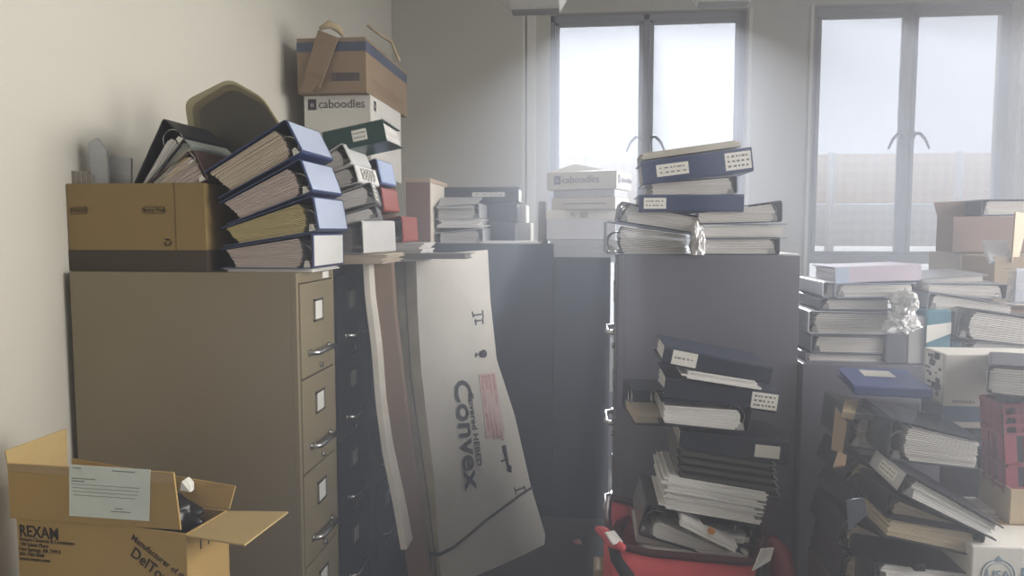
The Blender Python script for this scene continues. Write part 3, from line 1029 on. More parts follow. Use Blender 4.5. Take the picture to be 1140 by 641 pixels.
for pts in (((574, 547), (583, 543)), ((577, 553), (586, 549)), ((573, 543), (575, 551)), ((584, 541), (586, 549))):
    add_tube(b, [cface(*p) for p in pts], .004, 6)
obj('handling_mark', b, ik, cv)
# strap
b = bm_new()
sp = [rows[4][0].lerp(rows[5][0], .98) - cv.location, rows[4][1].lerp(rows[5][1], 1.0) - cv.location] + [cface(*p) for p in ((505, 609), (520, 597), (540, 581), (560, 565.5), (580, 550))] + [rows[4][2].lerp(rows[5][2], .04) - cv.location]
add_tube(b, sp, .012, 8, flat=.5)
obj('strap', b, mat('strap_black', (44, 42, 42), rough=.5), cv)
b = bm_new()
tg = rows[3][0].lerp(rows[3][1], .2)
pl = lambda px, py: P(px, py, 3.06) - cv.location
add_slab(b, [pl(458, 433), pl(468, 443), pl(478, 437), pl(468, 427)], .004)
obj('sticker', b, M_LABEL, cv)
# seams on the narrow edge
b = bm_new()
sb = [r_[0].lerp(r_[1], .5) - cv.location + Vector((-.001, -.002, 0)) for r_ in rows]
add_tube(b, sb, .003, 6)
obj('edge_seam', b, mat('seam_brown', (104, 92, 74), rough=.8), cv)

# ---------------- leaning sheets of board left of it
def leaning(name, label, edge_px, Yt, Yb_, back, t, m):
    """edge_px: near upright edge, top to bottom; back: vector to its hidden far edge; t: thickness."""
    b = bm_new()
    n = len(edge_px)
    vs = []
    for i, (px, py) in enumerate(edge_px):
        p = P(px, py, Yt + (Yb_ - Yt) * i / (n - 1))
        vs.append((p, p + Vector(back), p + Vector(back) + Vector(t), p + Vector(t)))
    R = [[b.verts.new(q) for q in v] for v in vs]
    for i in range(n - 1):
        for k in range(4):
            b.faces.new((R[i][k], R[i][(k + 1) % 4], R[i + 1][(k + 1) % 4], R[i + 1][k]))
    b.faces.new(R[0]); b.faces.new(R[-1][::-1])
    o = obj(name, b, m, None, .0015)
    tag(o, label, 'board')
    return o


M_FOAM = mat('foam_board', (228, 222, 210), rough=.8, var=.10, scale=14)
M_BRD = mat('brown_board', (140, 118, 98), rough=.85, var=.09, scale=4, spec=.2)
leaning('foam_board', 'pale board with a ragged edge leaning against the black filing cabinet', ((403, 281), (406, 330), (413, 386), (418, 450), (425, 502), (437, 560), (446, 612)), 2.70, 2.60, (.0, .26, 0), (.022, .006, 0), M_FOAM)
leaning('cardboard_sheet', 'brown cardboard sheet leaning between the pale board and the white flat carton', ((412, 287), (416, 350), (424, 420), (434, 500), (444, 570), (455, 645), (468, 740)), 2.76, 2.66, (.0, .045, 0), (.074, .03, 0), M_BRD)
b = bm_new()
add_hexa(b, [tuple(P(x, y, Y)) for x, y, Y in ((446, 700, 2.56), (478, 700, 2.56), (486, 690, 2.72), (454, 690, 2.72), (446, 614, 2.56), (478, 640, 2.56), (486, 635, 2.72), (454, 612, 2.72))])
zmn = min(v.co.z for v in b.verts)
for v in b.verts:
    if v.co.z < .3: v.co.z = .001
o = obj('cardboard_stub', b, M_CARD, None, .004); tag(o, 'light brown carton end on the floor at the foot of the leaning boards', 'box')

# ---------------- papers lying along the cabinet tops above the leaning carton
sheaf('flattened grey papers on the black cabinet above the leaning boards', 'loose_sheets', 'paper', 414, 520, 281, Y4 + .02, .16, .022, n=7, z=ZCAB + .016, kind='stuff', material=mat('papers_grey', (150, 146, 140), rough=.8), roll=0)

# ================================================================== white carton stack by the first window
YE = 3.72
ze = zB + .001
def pbox(label, pa, pb, pt, pbt, Y, dep, m, z0=None, z1=None, **kw):
    A, B = P(pa, pbt, Y), P(pb, pt, Y)
    return carton(label, A.x, B.x, Y, Y + dep, A.z if z0 is None else z0, B.z if z1 is None else z1, m, closed_seam=False, **kw)
zq = lambda py: P(650, py, YE).z
sheaf('loose papers under the white cartons by the left window', 'loose_sheets', 'paper', 613, 690, 286, YE - .03, .3, zq(267) - ze, n=9, z=ze, kind='stuff', material=mat('papers_pale', (190, 192, 198), rough=.8), jitter=.015)
M_PALEB = mat('pale_grey_carton', (206, 208, 214), rough=.7, var=.03)
r = pbox('big white carton with small dark print in the stack by the left window', 608, 686, 234, 267, YE, .28, M_PALEB, z0=zq(267) + .001)
hx = (P(686, 250, YE).x - P(608, 250, YE).x) / 2; hh = zq(234) - zq(267)
text(r, 'II|·  |||||', .030, (-hx + S(27, YE), -.1402, hh - S(5, YE)), (1, 0, 0), (0, 0, 1), ink((110, 112, 124)))
b = bm_new(); add_box(b, (-hx - .001, -.1412, hh - S(10, YE)), (hx + .001, .14, hh + .002)); obj('lid', b, M_WHITEBOX, r, .002)
z1_ = zq(234) + .003
def carton_turned(label, pl, pr, Yr, deg, dep, z0, z1, m, **kw):
    """front edge from picture column pl to pr, its right corner at depth Yr, turned by deg"""
    fr = P(pr, 250, Yr); t = math.radians(deg)
    ex = Vector((math.cos(t), math.sin(t), 0)); ey = Vector((-ex.y, ex.x, 0))
    lo, hi = 0.05, 1.5
    for _ in range(40):
        mid = (lo + hi) / 2
        if project(fr - ex * mid)[0] > pl: lo = mid
        else: hi = mid
    c = fr - ex * lo / 2 + ey * dep / 2
    return carton(label, c.x - lo / 2, c.x + lo / 2, c.y - dep / 2, c.y + dep / 2, z0, z1, m, rz=deg, closed_seam=False, **kw), lo


TD = -20
r, wv = carton_turned('flat white carton, third from the top of the stack by the left window', 614, 685, YE - .10, TD, .22, z1_, zq(220), M_WHITEBOX)
hh = zq(220) - z1_
b = bm_new(); add_box(b, (-wv / 2 + .06, -.1112, hh * .45), (wv / 2 - .05, -.11, hh * .52)); obj('printed_line', b, ink((150, 152, 160)), r)
z2_ = zq(220) + .001
carton_turned('thin white carton, second from the top of the stack by the left window', 616, 684, YE - .09, TD, .21, z2_, zq(211.5), mat('thin_carton', (196, 198, 206), rough=.6))
z3_ = zq(211.5) + .001
r, wv = carton_turned('topmost white lettered carton of the stack by the left window', 608.5, 686, YE - .10, TD, .24, z3_, zq(191.5), M_WHITEBOX, open_top=True)
hh = zq(191.5) - z3_
b = bm_new(); add_slab(b, [(-wv / 2, -.12, hh), (wv / 2, -.12, hh), (wv / 2 - .12, .06, hh + .02), (-wv / 2 + .08, .06, hh + .055)], .005); obj('flap', b, M_WHITEBOX, r, .001)
mkc = ink((126, 128, 148))
brand(r, -wv / 2 + S(9, YE), hh * .55, S(9.5, YE), -.12, m=mkc)
brand(r, 0, 0, S(9, YE), 0, (0, 1, 0), (wv / 2, -.10, hh * .55), m=mkc)
A = P(600.5, 269, YE + .18)
carton('grey panel standing behind the left edge of the white carton stack', A.x, A.x + .04, YE + .06, YE + .30, ze, P(600, 224, YE + .08).z, mat('grey_panel', (168, 170, 172), rough=.6), closed_seam=False, name='panel')

# ================================================================== binders on the right charcoal cabinet
YQ = 2.52
zr = zR + .001
BG = (70, 84, 122)
binder('lower left binder on the right charcoal cabinet, spine to the left', 'left', 674, 284, YQ, .30, 92, 37, 23, cover=(150, 156, 172), page=M_PAGE, z=zr)
binder('upper left binder on the right charcoal cabinet, sloping down to the right', 'left', 687, 246, YQ + .01, .29, 90, 22, 19, roll=-9, cover=(56, 66, 92), page=M_PAGE)
binder('lowest binder at the right end of the right charcoal cabinet', 'right', 868, 284, YQ, .29, 87, 19, 18, cover=(60, 68, 90), page=M_PAGE, z=zr)
binder('grey binder, second from the bottom at the cabinet\'s right end', 'left', 781, 267, YQ, .29, 90, 18, 16, roll=1, cover=(140, 146, 160), page=M_PAGE, rings=False, gap=.012)
binder('dark binder, third from the bottom at the cabinet\'s right end', 'right', 871, 247, YQ, .29, 92, 23, 13, roll=1.5, cover=(50, 58, 80), page=M_PAGE)
NV = (52, 66, 104)
zt = P(760, 236, YQ).z
binder('navy binder with one label lying flat in the middle of the window stack', 'spine', 711, 236, YQ - .005, 112, .27, 19, 18, cover=NV, page=M_PAGE, labels=((-.69, S(24, YQ), .62, 2),))
binder('grey binder of white sheets between the two navy binders by the window', 'right', 822, 215.5, YQ, .28, 95, 20, 18, roll=3, cover=(150, 156, 170), page=M_PAGE)
binder('topmost navy binder with two labels tilted on the stack by the window', 'spine', 716, 206, YQ - .02, 118, .26, 26, 25, roll=7, cover=NV, page=M_PAGE, labels=((-.44, S(34, YQ), .5, 2), (.74, S(27, YQ), .72, 3)))
sheaf('thin pale papers on the topmost navy binder by the window', 'loose_sheets', 'paper', 713, 825, 178, YQ, .22, .022, n=4, roll=7.5, material=mat('papers_ivory', (206, 200, 186), rough=.8), kind='stuff')
M_FOIL = mat('crinkled_film', (222, 222, 224), rough=.12, metal=0.0, var=.10, scale=14, spec=.9, coat=.6)
crumple('shiny crinkled plastic between the two columns of window binders', 776, 283.5, YQ - .02, .022, .05, .058, 3, M_FOIL, amp=.45)
b = bm_new(); A = P(868, 284, YQ)
sheaf('white sheet on the right corner of the charcoal cabinet top', 'loose_sheets', 'paper', 866, 888, 284, YQ + .03, .25, .004, n=2, z=zr, kind='stuff')

# ================================================================== red bag and the stack in it
YG = 2.10
M_RED = mat('red_cloth', (222, 96, 102), rough=.75, var=.12, scale=10, bump=.4, bscale=26, spec=.2)
M_REDD = mat('dark_red_piping', (70, 22, 30), rough=.6, var=.1)
gx0, gx1 = P(672, 620, YG).x, P(856, 620, YG).x
gy0, gy1 = YG - .10, YG + .34
bag = thing('tote_bag', 'open red cloth bag on the floor under the leaning stack of binders', 'bag', ((gx0 + gx1) / 2, (gy0 + gy1) / 2, 0))
b = bm_new()
NSEG = 40
rim_front = P(770, 627, gy0).z
def rimz(a):
    c, s = math.cos(a), math.sin(a)
    z = rim_front + .02
    z += .022 * max(0, -c) ** 2          # left side stands higher
    z += .012 * math.sin(3 * a + 1) + .02 * max(0, c) ** 3
    z -= .02 * max(0, -s) ** 2
    z -= .02 * max(0, s)
    return z
ringsv = []
for j in range(9):
    t = j / 8
    ring = []
    for i in range(NSEG):
        a = 2 * math.pi * i / NSEG
        c, s = math.cos(a), math.sin(a)
        e = .42
        sx = (abs(c) ** e) * (1 if c > 0 else -1); sy = (abs(s) ** e) * (1 if s > 0 else -1)
        wob = 1 + .05 * noise.noise(Vector((c * 2, s * 2, t * 3))) + .05 * math.sin(t * math.pi)
        hx, hy = (gx1 - gx0) / 2 * .94, (gy1 - gy0) / 2 * .9
        ring.append(b.verts.new((sx * hx * wob, sy * hy * wob, .004 + (rimz(a) - .004) * t)))
    ringsv.append(ring)
for j in range(8):
    for i in range(NSEG):
        f = b.faces.new((ringsv[j][i], ringsv[j][(i + 1) % NSEG], ringsv[j + 1][(i + 1) % NSEG], ringsv[j + 1][i])); f.smooth = True
b.faces.new(ringsv[0][::-1])
rim = [v.co.copy() for v in ringsv[-1]]
low = [[v.co.copy() for v in r_] for r_ in ringsv]
o = obj('body', b, M_RED, bag)
sm = o.modifiers.new('cloth', 'SOLIDIFY'); sm.thickness = .004; sm.offset = -1
b = bm_new(); add_tube(b, [p + Vector((0, 0, .002)) for p in rim], .011, 8, True); obj('piping', b, M_REDD, bag)
M_STRAP = mat('black_webbing', (30, 28, 32), rough=.7, var=.1)
def frontpt(u, v):
    i = NSEG * (.75) + (u - .5) * 14
    i0 = int(i) % NSEG
    p = low[int(min(7, v * 8))][i0].lerp(low[int(min(7, v * 8)) + 1][i0], v * 8 - int(min(7, v * 8)))
    return p + Vector((0, -.006, 0))
for pts in (((.10, .985), (.20, .93), (.32, .86), (.42, .78), (.50, .66)), ((.96, .95), (.86, .90), (.76, .84), (.66, .76), (.60, .64))):
    b = bm_new(); add_tube(b, [frontpt(*p) for p in pts], .020, 8, flat=1.0)
    for v in b.verts: v.co.y += .010
    obj('strap', b, M_STRAP, bag, smooth=True)
M_TAG = mat('white_tag', (224, 222, 220), rough=.5)
tl = lambda px, py, Y: P(px, py, Y) - bag.location
b = bm_new(); add_slab(b, [tl(674, 592, gy0 + .02), tl(683, 606, gy0 + .0), tl(694, 603, gy0 + .02), tl(684, 590, gy0 + .05)], .006); obj('tag', b, M_TAG, bag, .001)
b = bm_new(); add_slab(b, [tl(838, 636, gy0 - .022), tl(858, 624, gy0 - .01), tl(862, 610, gy0 + .0), tl(848, 611, gy0 - .015)], .006); obj('tag', b, M_TAG, bag, .001)
b = bm_new(); add_tube(b, [tl(664, 588, gy0 + .10), tl(672, 592, gy0 + .08), tl(682, 603, gy0 + .04), tl(694, 610, gy0 + .0)], [.008, .016, .018, .010], 8); obj('handle', b, M_RED, bag, smooth=True)
M_SHEER = mat('red_sheer', (120, 30, 42), rough=.35, var=.1, bump=.4, bscale=20)
b = bm_new()
add_tube(b, [tl(700, 575, gy1 - .08), tl(690, 585, gy1 - .1), tl(684, 600, gy1 - .12), tl(690, 625, gy1 - .12)], [.012, .03, .04, .03], 10, flat=.6); obj('side_loop', b, M_SHEER, bag, smooth=True)
b = bm_new()
add_tube(b, [tl(842, 603, gy0 + .12), tl(858, 604, gy0 + .12), tl(868, 618, gy0 + .10), tl(872, 642, gy0 + .08), tl(868, 680, gy0 + .08)], [.012, .035, .045, .05, .03], 10, flat=.6); obj('side_loop', b, M_SHEER, bag, smooth=True)

A, B = P(661, 628, 2.34), P(677, 628, 2.34)
carton('small yellowish box on the floor left of the red bag', A.x, B.x - .01, 2.30, 2.40, .001, A.z, mat('yellowish_card', (150, 134, 92), rough=.8), closed_seam=False)
b = bm_new(); bmesh.ops.create_icosphere(b, subdivisions=2, radius=.02)
for v in b.verts: v.co = v.co * (1 + .5 * noise.noise(v.co * 60)); v.co.z = max(0, v.co.z * .5 + .004)
o = obj('paper_scrap', b, mat('pink_scrap', (170, 120, 116), rough=.8)); o.location = PZ(643, 604, .001); tag(o, 'small pinkish scrap lying on the floor between the flat carton and the red bag', 'paper')
# stack, from the bottom
A, B = P(708, 612, YG), P(803, 596, YG)
zbx = P(750, 604, YG).z
hb = carton('white box in the red bag under the open binder', P(716, 604, YG).x, gx1 - .06, YG - .02, YG + .26, .012, zbx - .012, M_WHITEBOX, closed_seam=False)
binder('white binder with faint red lines lowest in the red bag', 'spine', 708, 604, YG, 94, .25, 20, 18, roll=-7.5, cover=(206, 198, 196), page=M_PAGE, labels=((.2, .10, .3, 1),))
binder('open black binder with white sheets sliding out above the red bag', 'left', 710, 595, YG - .02, .27, 118, 38, 14, roll=-15, cover=(40, 41, 46), page=M_PAGE_W, fill=.62, insert=(120, 120, 122))
binder('black binder with bare rings at the right edge of the red bag', 'right', 842, 609, YG, .26, 60, 25, 22, roll=-3, cover=(30, 31, 38), page=M_PAGE_W, fill=.4)
bk = sheaf('folded white booklet sloping over the open binder in the red bag', 'booklet', 'booklet', 757, 825, 585, YG - .05, .20, .020, n=2, roll=-25, jitter=.002, material=M_PAGE_W)
b = bm_new(); add_poly_slab(b, [(.075, -.006, .018), (.090, -.006, .018), (.094, -.006, .030), (.087, -.006, .036), (.082, -.006, .032), (.075, -.006, .034)], (0, .016, 0)); obj('clip', b, mat('orange_clip', (206, 140, 60), rough=.5), bk, .001)
sheaf('pile of white sheets in the middle of the bag stack', 'loose_sheets', 'paper', 737, 846, 566, YG - .01, .26, 38, n=17, roll=-8, material=M_PAGE_W, kind='stuff', jitter=.016)
M_COIL = mat('wire_coil', (190, 190, 192), rough=.3, metal=.9)
for k in range(5):
    pxl, pyb = 757 - k * 0.4, 540 - k * 8.4
    A = P(pxl, pyb, YG)
    W = S(107 - k, YG); T = S(7.2, YG); D = .25
    R = Matrix.Rotation(math.radians(7.5), 3, 'Y')
    rt = thing('bound_report', ('lowest', 'second lowest', 'middle', 'second highest', 'topmost')[k] + ' of the five wire-bound black reports in the bag stack', 'report', A, R, 'wire-bound reports in the bag stack')
    b = bm_new(); add_box(b, (0, 0, 0), (W, D, .0025)); add_box(b, (0, 0, T - .0035), (W, D, T - .001)); obj('cover', b, mat('report_black', (40, 42, 48), rough=.35), rt)
    b = bm_new(); add_box(b, (.006, .004, .0027), (W - .006, D - .004, T - .0037)); obj('pages', b, paper('report_sheets', ((96, 96, 98), (120, 112, 92), (90, 90, 94), (130, 118, 86), (150, 148, 146))[k] if False else (104, 102, 98), .3), rt)
    for s in (0.0, W):
        b = bm_new()
        add_tube(b, [(s + math.cos(2 * math.pi * i / 8) * .008, .006 + i * .0024, T / 2 + math.sin(2 * math.pi * i / 8) * (T / 2 + .002)) for i in range(98)], .0017, 5)
        obj('wire_binding', b, M_COIL, rt)
binder('navy binder with a blank white label resting on the wire-bound reports', 'spine', 755, 506, YG + .01, 118, .25, 28, 25, roll=-4.5, cover=(40, 46, 62), page=M_PAGE_W, labels=((.62, S(27, YG), .5, 0),))
binder('black binder of tan sheets sticking out left in the bag stack', 'fore', 706, 473, YG + .02, 70, .24, 34, 40, roll=-2, turn=6, cover=(36, 40, 52), page=M_PAGE_C, fill=.26)
binder('black binder of white sheets in the middle of the bag stack', 'right', 834, 482, YG - .02, .26, 98, 30, 26, roll=-4.5, cover=(40, 44, 56), page=M_PAGE_W, fill=.85)
binder('navy binder with a handwritten label, second from the top of the bag stack', 'spine', 738, 444, YG + .005, 123, .25, 25, 24, roll=-6.5, cover=(38, 45, 64), page=M_PAGE_W, labels=((.77, S(28, YG), .72, 3),))
sheaf('white sheets pushed between the two upper navy binders of the bag stack', 'loose_sheets', 'paper', 763, 845, 421, YG - .015, .22, 9, n=4, roll=-8, kind='stuff', material=M_PAGE_W)
binder('topmost navy binder of the bag stack, sloping down to the right', 'spine', 736, 405, YG - .01, 119, .25, 21, 20, roll=-10.5, cover=(44, 52, 72), page=M_PAGE_W, labels=((-.60, S(27, YG), .75, 1),))

# ================================================================== shipping carton in the near left corner
YFL, YFR = 1.775, 1.69
FL, FR = P(18, 575, YFL), P(207, 590, YFR)
zr_ = (FL.z + FR.z) / 2
wd = Vector((FR.x - FL.x, FR.y - FL.y, 0)); wl = wd.length; ex = wd / wl; ey = Vector((-ex.y, ex.x, 0))
dp = .165
rz = math.degrees(math.atan2(ex.y, ex.x))
FLb, FRb = Vector((FL.x, FL.y, zr_)), Vector((FR.x, FR.y, zr_))
BRb, BLb = FRb + ey * dp, FLb + ey * dp
fmid = (FLb + FRb) / 2
cc = fmid + ey * dp / 2
M_REX = mat('kraft_carton', (184, 154, 98), rough=.85, var=.05, scale=4, spec=.2)
M_REXI = mat('kraft_inside', (190, 166, 116), rough=.85, var=.05, scale=4, spec=.2)
rex = thing('shipping_carton', 'open brown shipping carton with printed lettering and a taped packing slip, front left', 'box', (cc.x, cc.y, 0), Matrix.Rotation(math.radians(rz), 3, 'Z'))
inv = (Matrix.Translation((cc.x, cc.y, 0)) @ Matrix.Rotation(math.radians(rz), 4, 'Z')).inverted()
hx, hy, w = wl / 2, dp / 2, .005
b = bm_new()
add_box(b, (-hx, -hy, 0), (hx, hy, w)); add_box(b, (-hx, -hy, w), (hx, -hy + w, zr_)); add_box(b, (-hx, hy - w, w), (hx, hy, zr_))
add_box(b, (-hx, -hy + w, w), (-hx + w, hy - w, zr_)); add_box(b, (hx - w, -hy + w, w), (hx, hy - w, zr_))
obj('body', b, M_REX, rex, .001)
FN = -ey
def flap(quad, m, nm='flap'):
    b = bm_new(); add_slab(b, [inv @ Vector(p) for p in quad], .005); return obj(nm, b, m, rex, .001)
up = lambda px, py, off: on_plane(px, py, FLb + FN * off, FN)
ff = [up(11, 577, .006), up(201, 590, .006), up(193, 526, .03), up(8, 516, .03)]
flap(ff, M_REX)
flap([BLb + Vector((0, 0, -.003)), FLb + Vector((0, 0, -.003)), P(6, 502, YFL - .03), P(75, 477, YFL + .13)][::-1], M_REXI)
flap([FRb + Vector((0, 0, -.002)), P(272, 606, 1.62), P(321, 569, 1.86), BRb + Vector((0, 0, -.002))], M_REXI)
flap([BLb + ey * .004, BRb + ey * .004, P(262, 541, BRb.y + .02), P(80, 510, BLb.y + .02)], M_REX)
# packing tape along the front flap, slip in its clear pouch
def fpt(px, py, off):
    n = (ff[1] - ff[0]).cross(ff[3] - ff[0]).normalized()
    return on_plane(px, py, ff[0] + n * off, n)
def fquad(nm, px, m, off, t):
    b = bm_new(); q = [inv @ fpt(x, y, off) for x, y in px]
    add_slab(b, q, t); return obj(nm, b, m, rex)
fquad('tape', ((10, 524), (192, 538), (192, 527), (9, 516)), M_TAPE, .0015, .0013)
fquad('packing_slip', ((77, 574), (166, 580), (167, 523), (77, 517)), mat('slip_green', (226, 236, 230), rough=.35, var=.05, scale=14), .003, .0015)
b = bm_new()
sl = ink((110, 118, 116))
for (xa, xb, y, s) in ((81, 90, 520.5, .0012), (125, 150, 524, .0012), (80, 106, 532, .001), (80, 94, 535, .0012), (80, 155, 538.5, .0006), (81, 155, 542.5, .0006), (81, 153, 546.5, .0006), (81, 150, 550.5, .0006), (124, 145, 569, .0010), (128, 137, 566, .001)):
    y2 = y + (xb - xa) * .066
    add_tube(b, [inv @ fpt(xa, y, .0035), inv @ fpt(xb, y2, .0035)], s, 5)
obj('printed_lines', b, sl, rex)
tk = ink((52, 42, 32))
def rtext(body, p0, p1, size, squeeze=1, bold=0):
    a, e = inv @ on_plane(*p0, FLb, FN), inv @ on_plane(*p1, FLb, FN)
    d = (e - a)
    return text(rex, body, size, a, d, (-d.z, 0, d.x), tk, squeeze=squeeze, bold=bold)
rtext('REXAM', (21.5, 590.5), (64, 595), .044, .92, .0006)
for body, y, sz in (('Rexam Closures & Containers', 599.5, .0145), ('100 Salem Place', 605, .0145), ('Hot Springs, AR 71913', 610.5, .0145), ('501-760-5060', 616, .0145), ('www.rexam.com', 621, .0145)):
    rtext(body, (22, y), (82, y + 5.5), sz * 1.02, 1.0)
rtext('Manufacturer of the', (147, 597), (194, 634), .024, .98, .0002)
rtext('DelTop', (147, 613), (180, 641), .042, .95, .0004)
b = bm_new()
for k, x in enumerate((.02, .05, .08)):
    y = -hy + .05 + k * .03
    add_box(b, (hx, y, zr_ - .06), (hx + .0012, y + .004, zr_ - .03)); add_box(b, (hx, y, zr_ - .034), (hx + .0012, y + .016, zr_ - .03))
obj('printed_arrows', b, tk, rex)
# dark bag inside
b = bm_new()
bmesh.ops.create_icosphere(b, subdivisions=4, radius=1)
for v in b.verts:
    p = v.co.copy(); n1 = noise.noise(p * 2.2 + Vector((4, 1, 2)))
    v.co = p * (1 + .3 * n1)
    v.co = Vector((v.co.x * (hx - .02) * .78, v.co.y * (hy - .01) * .8, v.co.z * .075))
o = obj('bin_bag', b, mat('black_film', (26, 22, 24), rough=.3, var=.1), None, smooth=True); o.matrix_world = inv.inverted() @ Matrix.Translation((.035, 0.012, zr_ - .005))
tag(o, 'dark plastic bag inside the open brown shipping carton', 'plastic bag')
b = bm_new()
pp = [P(200, 546, 1.86), P(202, 536, 1.86), P(206, 533, 1.87), P(212, 539, 1.87), P(212, 548, 1.86)]
add_poly_slab(b, pp, (0, .02, 0)); o = obj('paper_scrap', b, M_LABEL, None, .001); tag(o, 'small white paper corner showing at the back of the open shipping carton', 'paper')

# ================================================================== right-hand heap: binders on the low cabinet
YZ = 2.52
zh = zH + .001
WH = (208, 212, 222)
binder('lowest thin binder of the left stack under the right window', 'left', 897, 408, YZ, .28, 84, 9, 8, cover=(150, 154, 164), page=M_PAGE, z=zh, rings=False, gap=.02)
binder('second lowest binder of the left stack under the right window', 'left', 902, 400, YZ, .28, 84, 20, 19, cover=(120, 126, 142), page=M_PAGE, z=zh + S(9.6, YZ))
binder('thick white binder in the middle of the left stack under the right window', 'left', 899, 380, YZ, .28, 88, 25, 24, cover=WH, page=M_PAGE, z=zh + S(30.6, YZ))
binder('slim dark binder above the thick white one under the right window', 'left', 912, 355, YZ, .28, 76, 13, 12, cover=(84, 92, 116), page=M_PAGE, z=zh + S(56.5, YZ))
binder('white-spined binder, second from the top under the right window', 'left', 915, 341, YZ, .28, 76, 17, 13, cover=WH, page=M_PAGE, z=zh + S(70.2, YZ), roll=1)
binder('grey binder just under the lavender-spined one below the right window', 'left', 929, 332, YZ - .01, .28, 84, 16, 15, roll=1.5, cover=(142, 150, 168), page=M_PAGE)
lv = binder('topmost binder with a lavender and pale blue spine under the right window', 'spine', 930, 316, YZ, 88, .25, 18, 17, roll=2.5, cover=(196, 190, 206), page=M_PAGE, insert=(208, 196, 212))
b = bm_new(); t_ = S(18, YZ); add_box(b, (-S(44, YZ), -.0022, .002), (-S(30, YZ), .0002, t_ - .001)); obj('spine_strip', b, mat('strip_blue', (190, 204, 226), rough=.4), lv)
carton('grey-brown carton behind the left binder stack under the right window', P(893, 340, 2.86).x, P(925, 340, 2.86).x, 2.86, 3.1, zH + .001, P(905, 320, 2.86).z, mat('taupe_card', (120, 112, 112), rough=.8), closed_seam=False)
b = bm_new()
add_slab(b, [P(893, 345, 2.84), P(899, 338, 2.80), P(913, 318, 2.82), P(903, 310, 2.9)], .004)
o = obj('paper_sheet', b, mat('paper_cream', (226, 222, 206), rough=.8), None); tag(o, 'cream paper propped beside the binder stack under the right window', 'paper')
crumple('shiny crinkled plastic, upper clump between the stacks under the right window', 1006, 350, YZ - .04, .034, .05, .045, 11, M_FOIL, amp=.6)
crumple('shiny crinkled plastic, lower clump between the stacks under the right window', 1003, 370, YZ - .06, .048, .05, .034, 17, M_FOIL, amp=.7)
pbox2 = lambda label, pa, pb, pt, pbt, Y, dep, m, z0=None, **kw: carton(label, P(pa, pbt, Y).x, P(pb, pbt, Y).x, Y, Y + dep, P(pa, pbt, Y).z if z0 is None else z0, P(pa, pt, Y).z, m, closed_seam=False, **kw)
pbox2('dark grey box under the crinkled plastic by the right window', 985, 1009, 372, 406, YZ - .01, .26, mat('slate_card', (96, 98, 108), rough=.7), z0=zh)
pbox2('pale grey box left of the teal binder by the right window', 1009.6, 1029, 352, 406, YZ - .01, .26, mat('putty_card', (180, 180, 182), rough=.7), z0=zh)
tb = pbox2('teal binder standing upright with a slanted pale label by the right window', 1030, 1057, 345, 406, YZ - .02, .27, mat('teal_vinyl', (76, 132, 152), rough=.45), z0=zh, name='ring_binder', cat='binder')
hx_ = (P(1057, 400, YZ - .02).x - P(1030, 400, YZ - .02).x) / 2
b = bm_new(); hz = P(1030, 345, YZ - .02).z - zh
add_slab(b, [(-hx_, -.136, hz * .40), (hx_, -.136, hz * .58), (hx_, -.136, hz * .78), (-hx_, -.136, hz * .72)], .001); obj('spine_label', b, M_LABEL, tb)
pbox2('dark teal box right of the upright teal binder', 1057.6, 1070, 380, 406, YZ, .25, mat('dark_teal', (60, 98, 116), rough=.5), z0=zh)
binder('binder lying under the thick one at the right edge, below the window', 'left', 1072, 405, YZ, .28, 96, 27, 25, cover=(70, 74, 90), page=M_PAGE_W, z=zh)
binder('thick binder of curling sheets, spine to the left, at the right edge', 'left', 1064, 376, YZ - .03, .28, 104, 33, 30, roll=-6, cover=(64, 68, 82), page=M_PAGE, insert=(190, 194, 200))
binder('grey binder sloping above the upright teal binder', 'left', 1031, 345, YZ, .28, 90, 20, 14, roll=-5, cover=(116, 122, 138), page=M_PAGE)
binder('open grey binder with its spine to the right, above the sloping one', 'right', 1121, 334, YZ + .02, .28, 82, 17, 12, roll=-4, cover=(140, 144, 154), page=M_PAGE)
b = bm_new()
q = [P(1018, 320, YZ + .06), P(1091, 316, YZ + .06), P(1091, 309, YZ + .10), P(1078, 303, YZ + .24), P(1020, 312, YZ + .2)]
binder('slim grey binder lying topmost of the middle heap under the window', 'left', 1018, 320, YZ + .08, .26, 74, 9, 8, roll=5, pitch=1.5, cover=(150, 152, 158), page=M_PAGE)

# open boxes by the window
YO = 3.05
M_BX = mat('mauve_carton', (146, 128, 122), rough=.85, var=.05, spec=.2)
za = P(1060, 281, YO).z
pbox2('tall pale carton under the open boxes by the right window', 1062, 1150, 281.5, 400, YO + .03, .26, mat('ivory_carton', (212, 206, 196), rough=.8), z0=zh)
ax0, ax1 = P(1060, 281, YO).x, P(1165, 281, YO).x
bxA = carton('upper open cardboard box by the right window with a navy binder on it', ax0, ax1, YO, YO + .14, za + .001, P(1060, 241, YO).z, M_BX, True, flaps=[[(ax0 + .004, YO + .138, P(1060, 242, YO).z), (ax0 + .17, YO + .138, P(1060, 242, YO).z), (ax0 + .17, YO + .15, P(1060, 223, YO + .15).z), (ax0 - .01, YO + .15, P(1060, 225, YO + .15).z)]])
binder('navy binder resting across the upper open box by the right window', 'left', 1092, 240, YO + .02, .27, 100, 17, 15, roll=1, cover=(58, 70, 104), page=M_PAGE)
YO2 = 2.80
b0 = P(1105, 342, YO2)
bx_0, bx_1 = b0.x, P(1190, 342, YO2).x
bz1_ = P(1105, 286, YO2).z
fl = [[P(1127, 292, YO2 - .01), P(1134, 289, YO2 + .13), P(1146, 238, YO2 + .13), P(1131, 236, YO2 + .02)]]
carton('lower open cardboard box with a raised flap at the right edge by the window', bx_0, bx_1, YO2, YO2 + .235, zH + .18, bz1_, mat('faded_card', (172, 156, 136), rough=.85, var=.06, spec=.2), True, flaps=fl, rz=0)
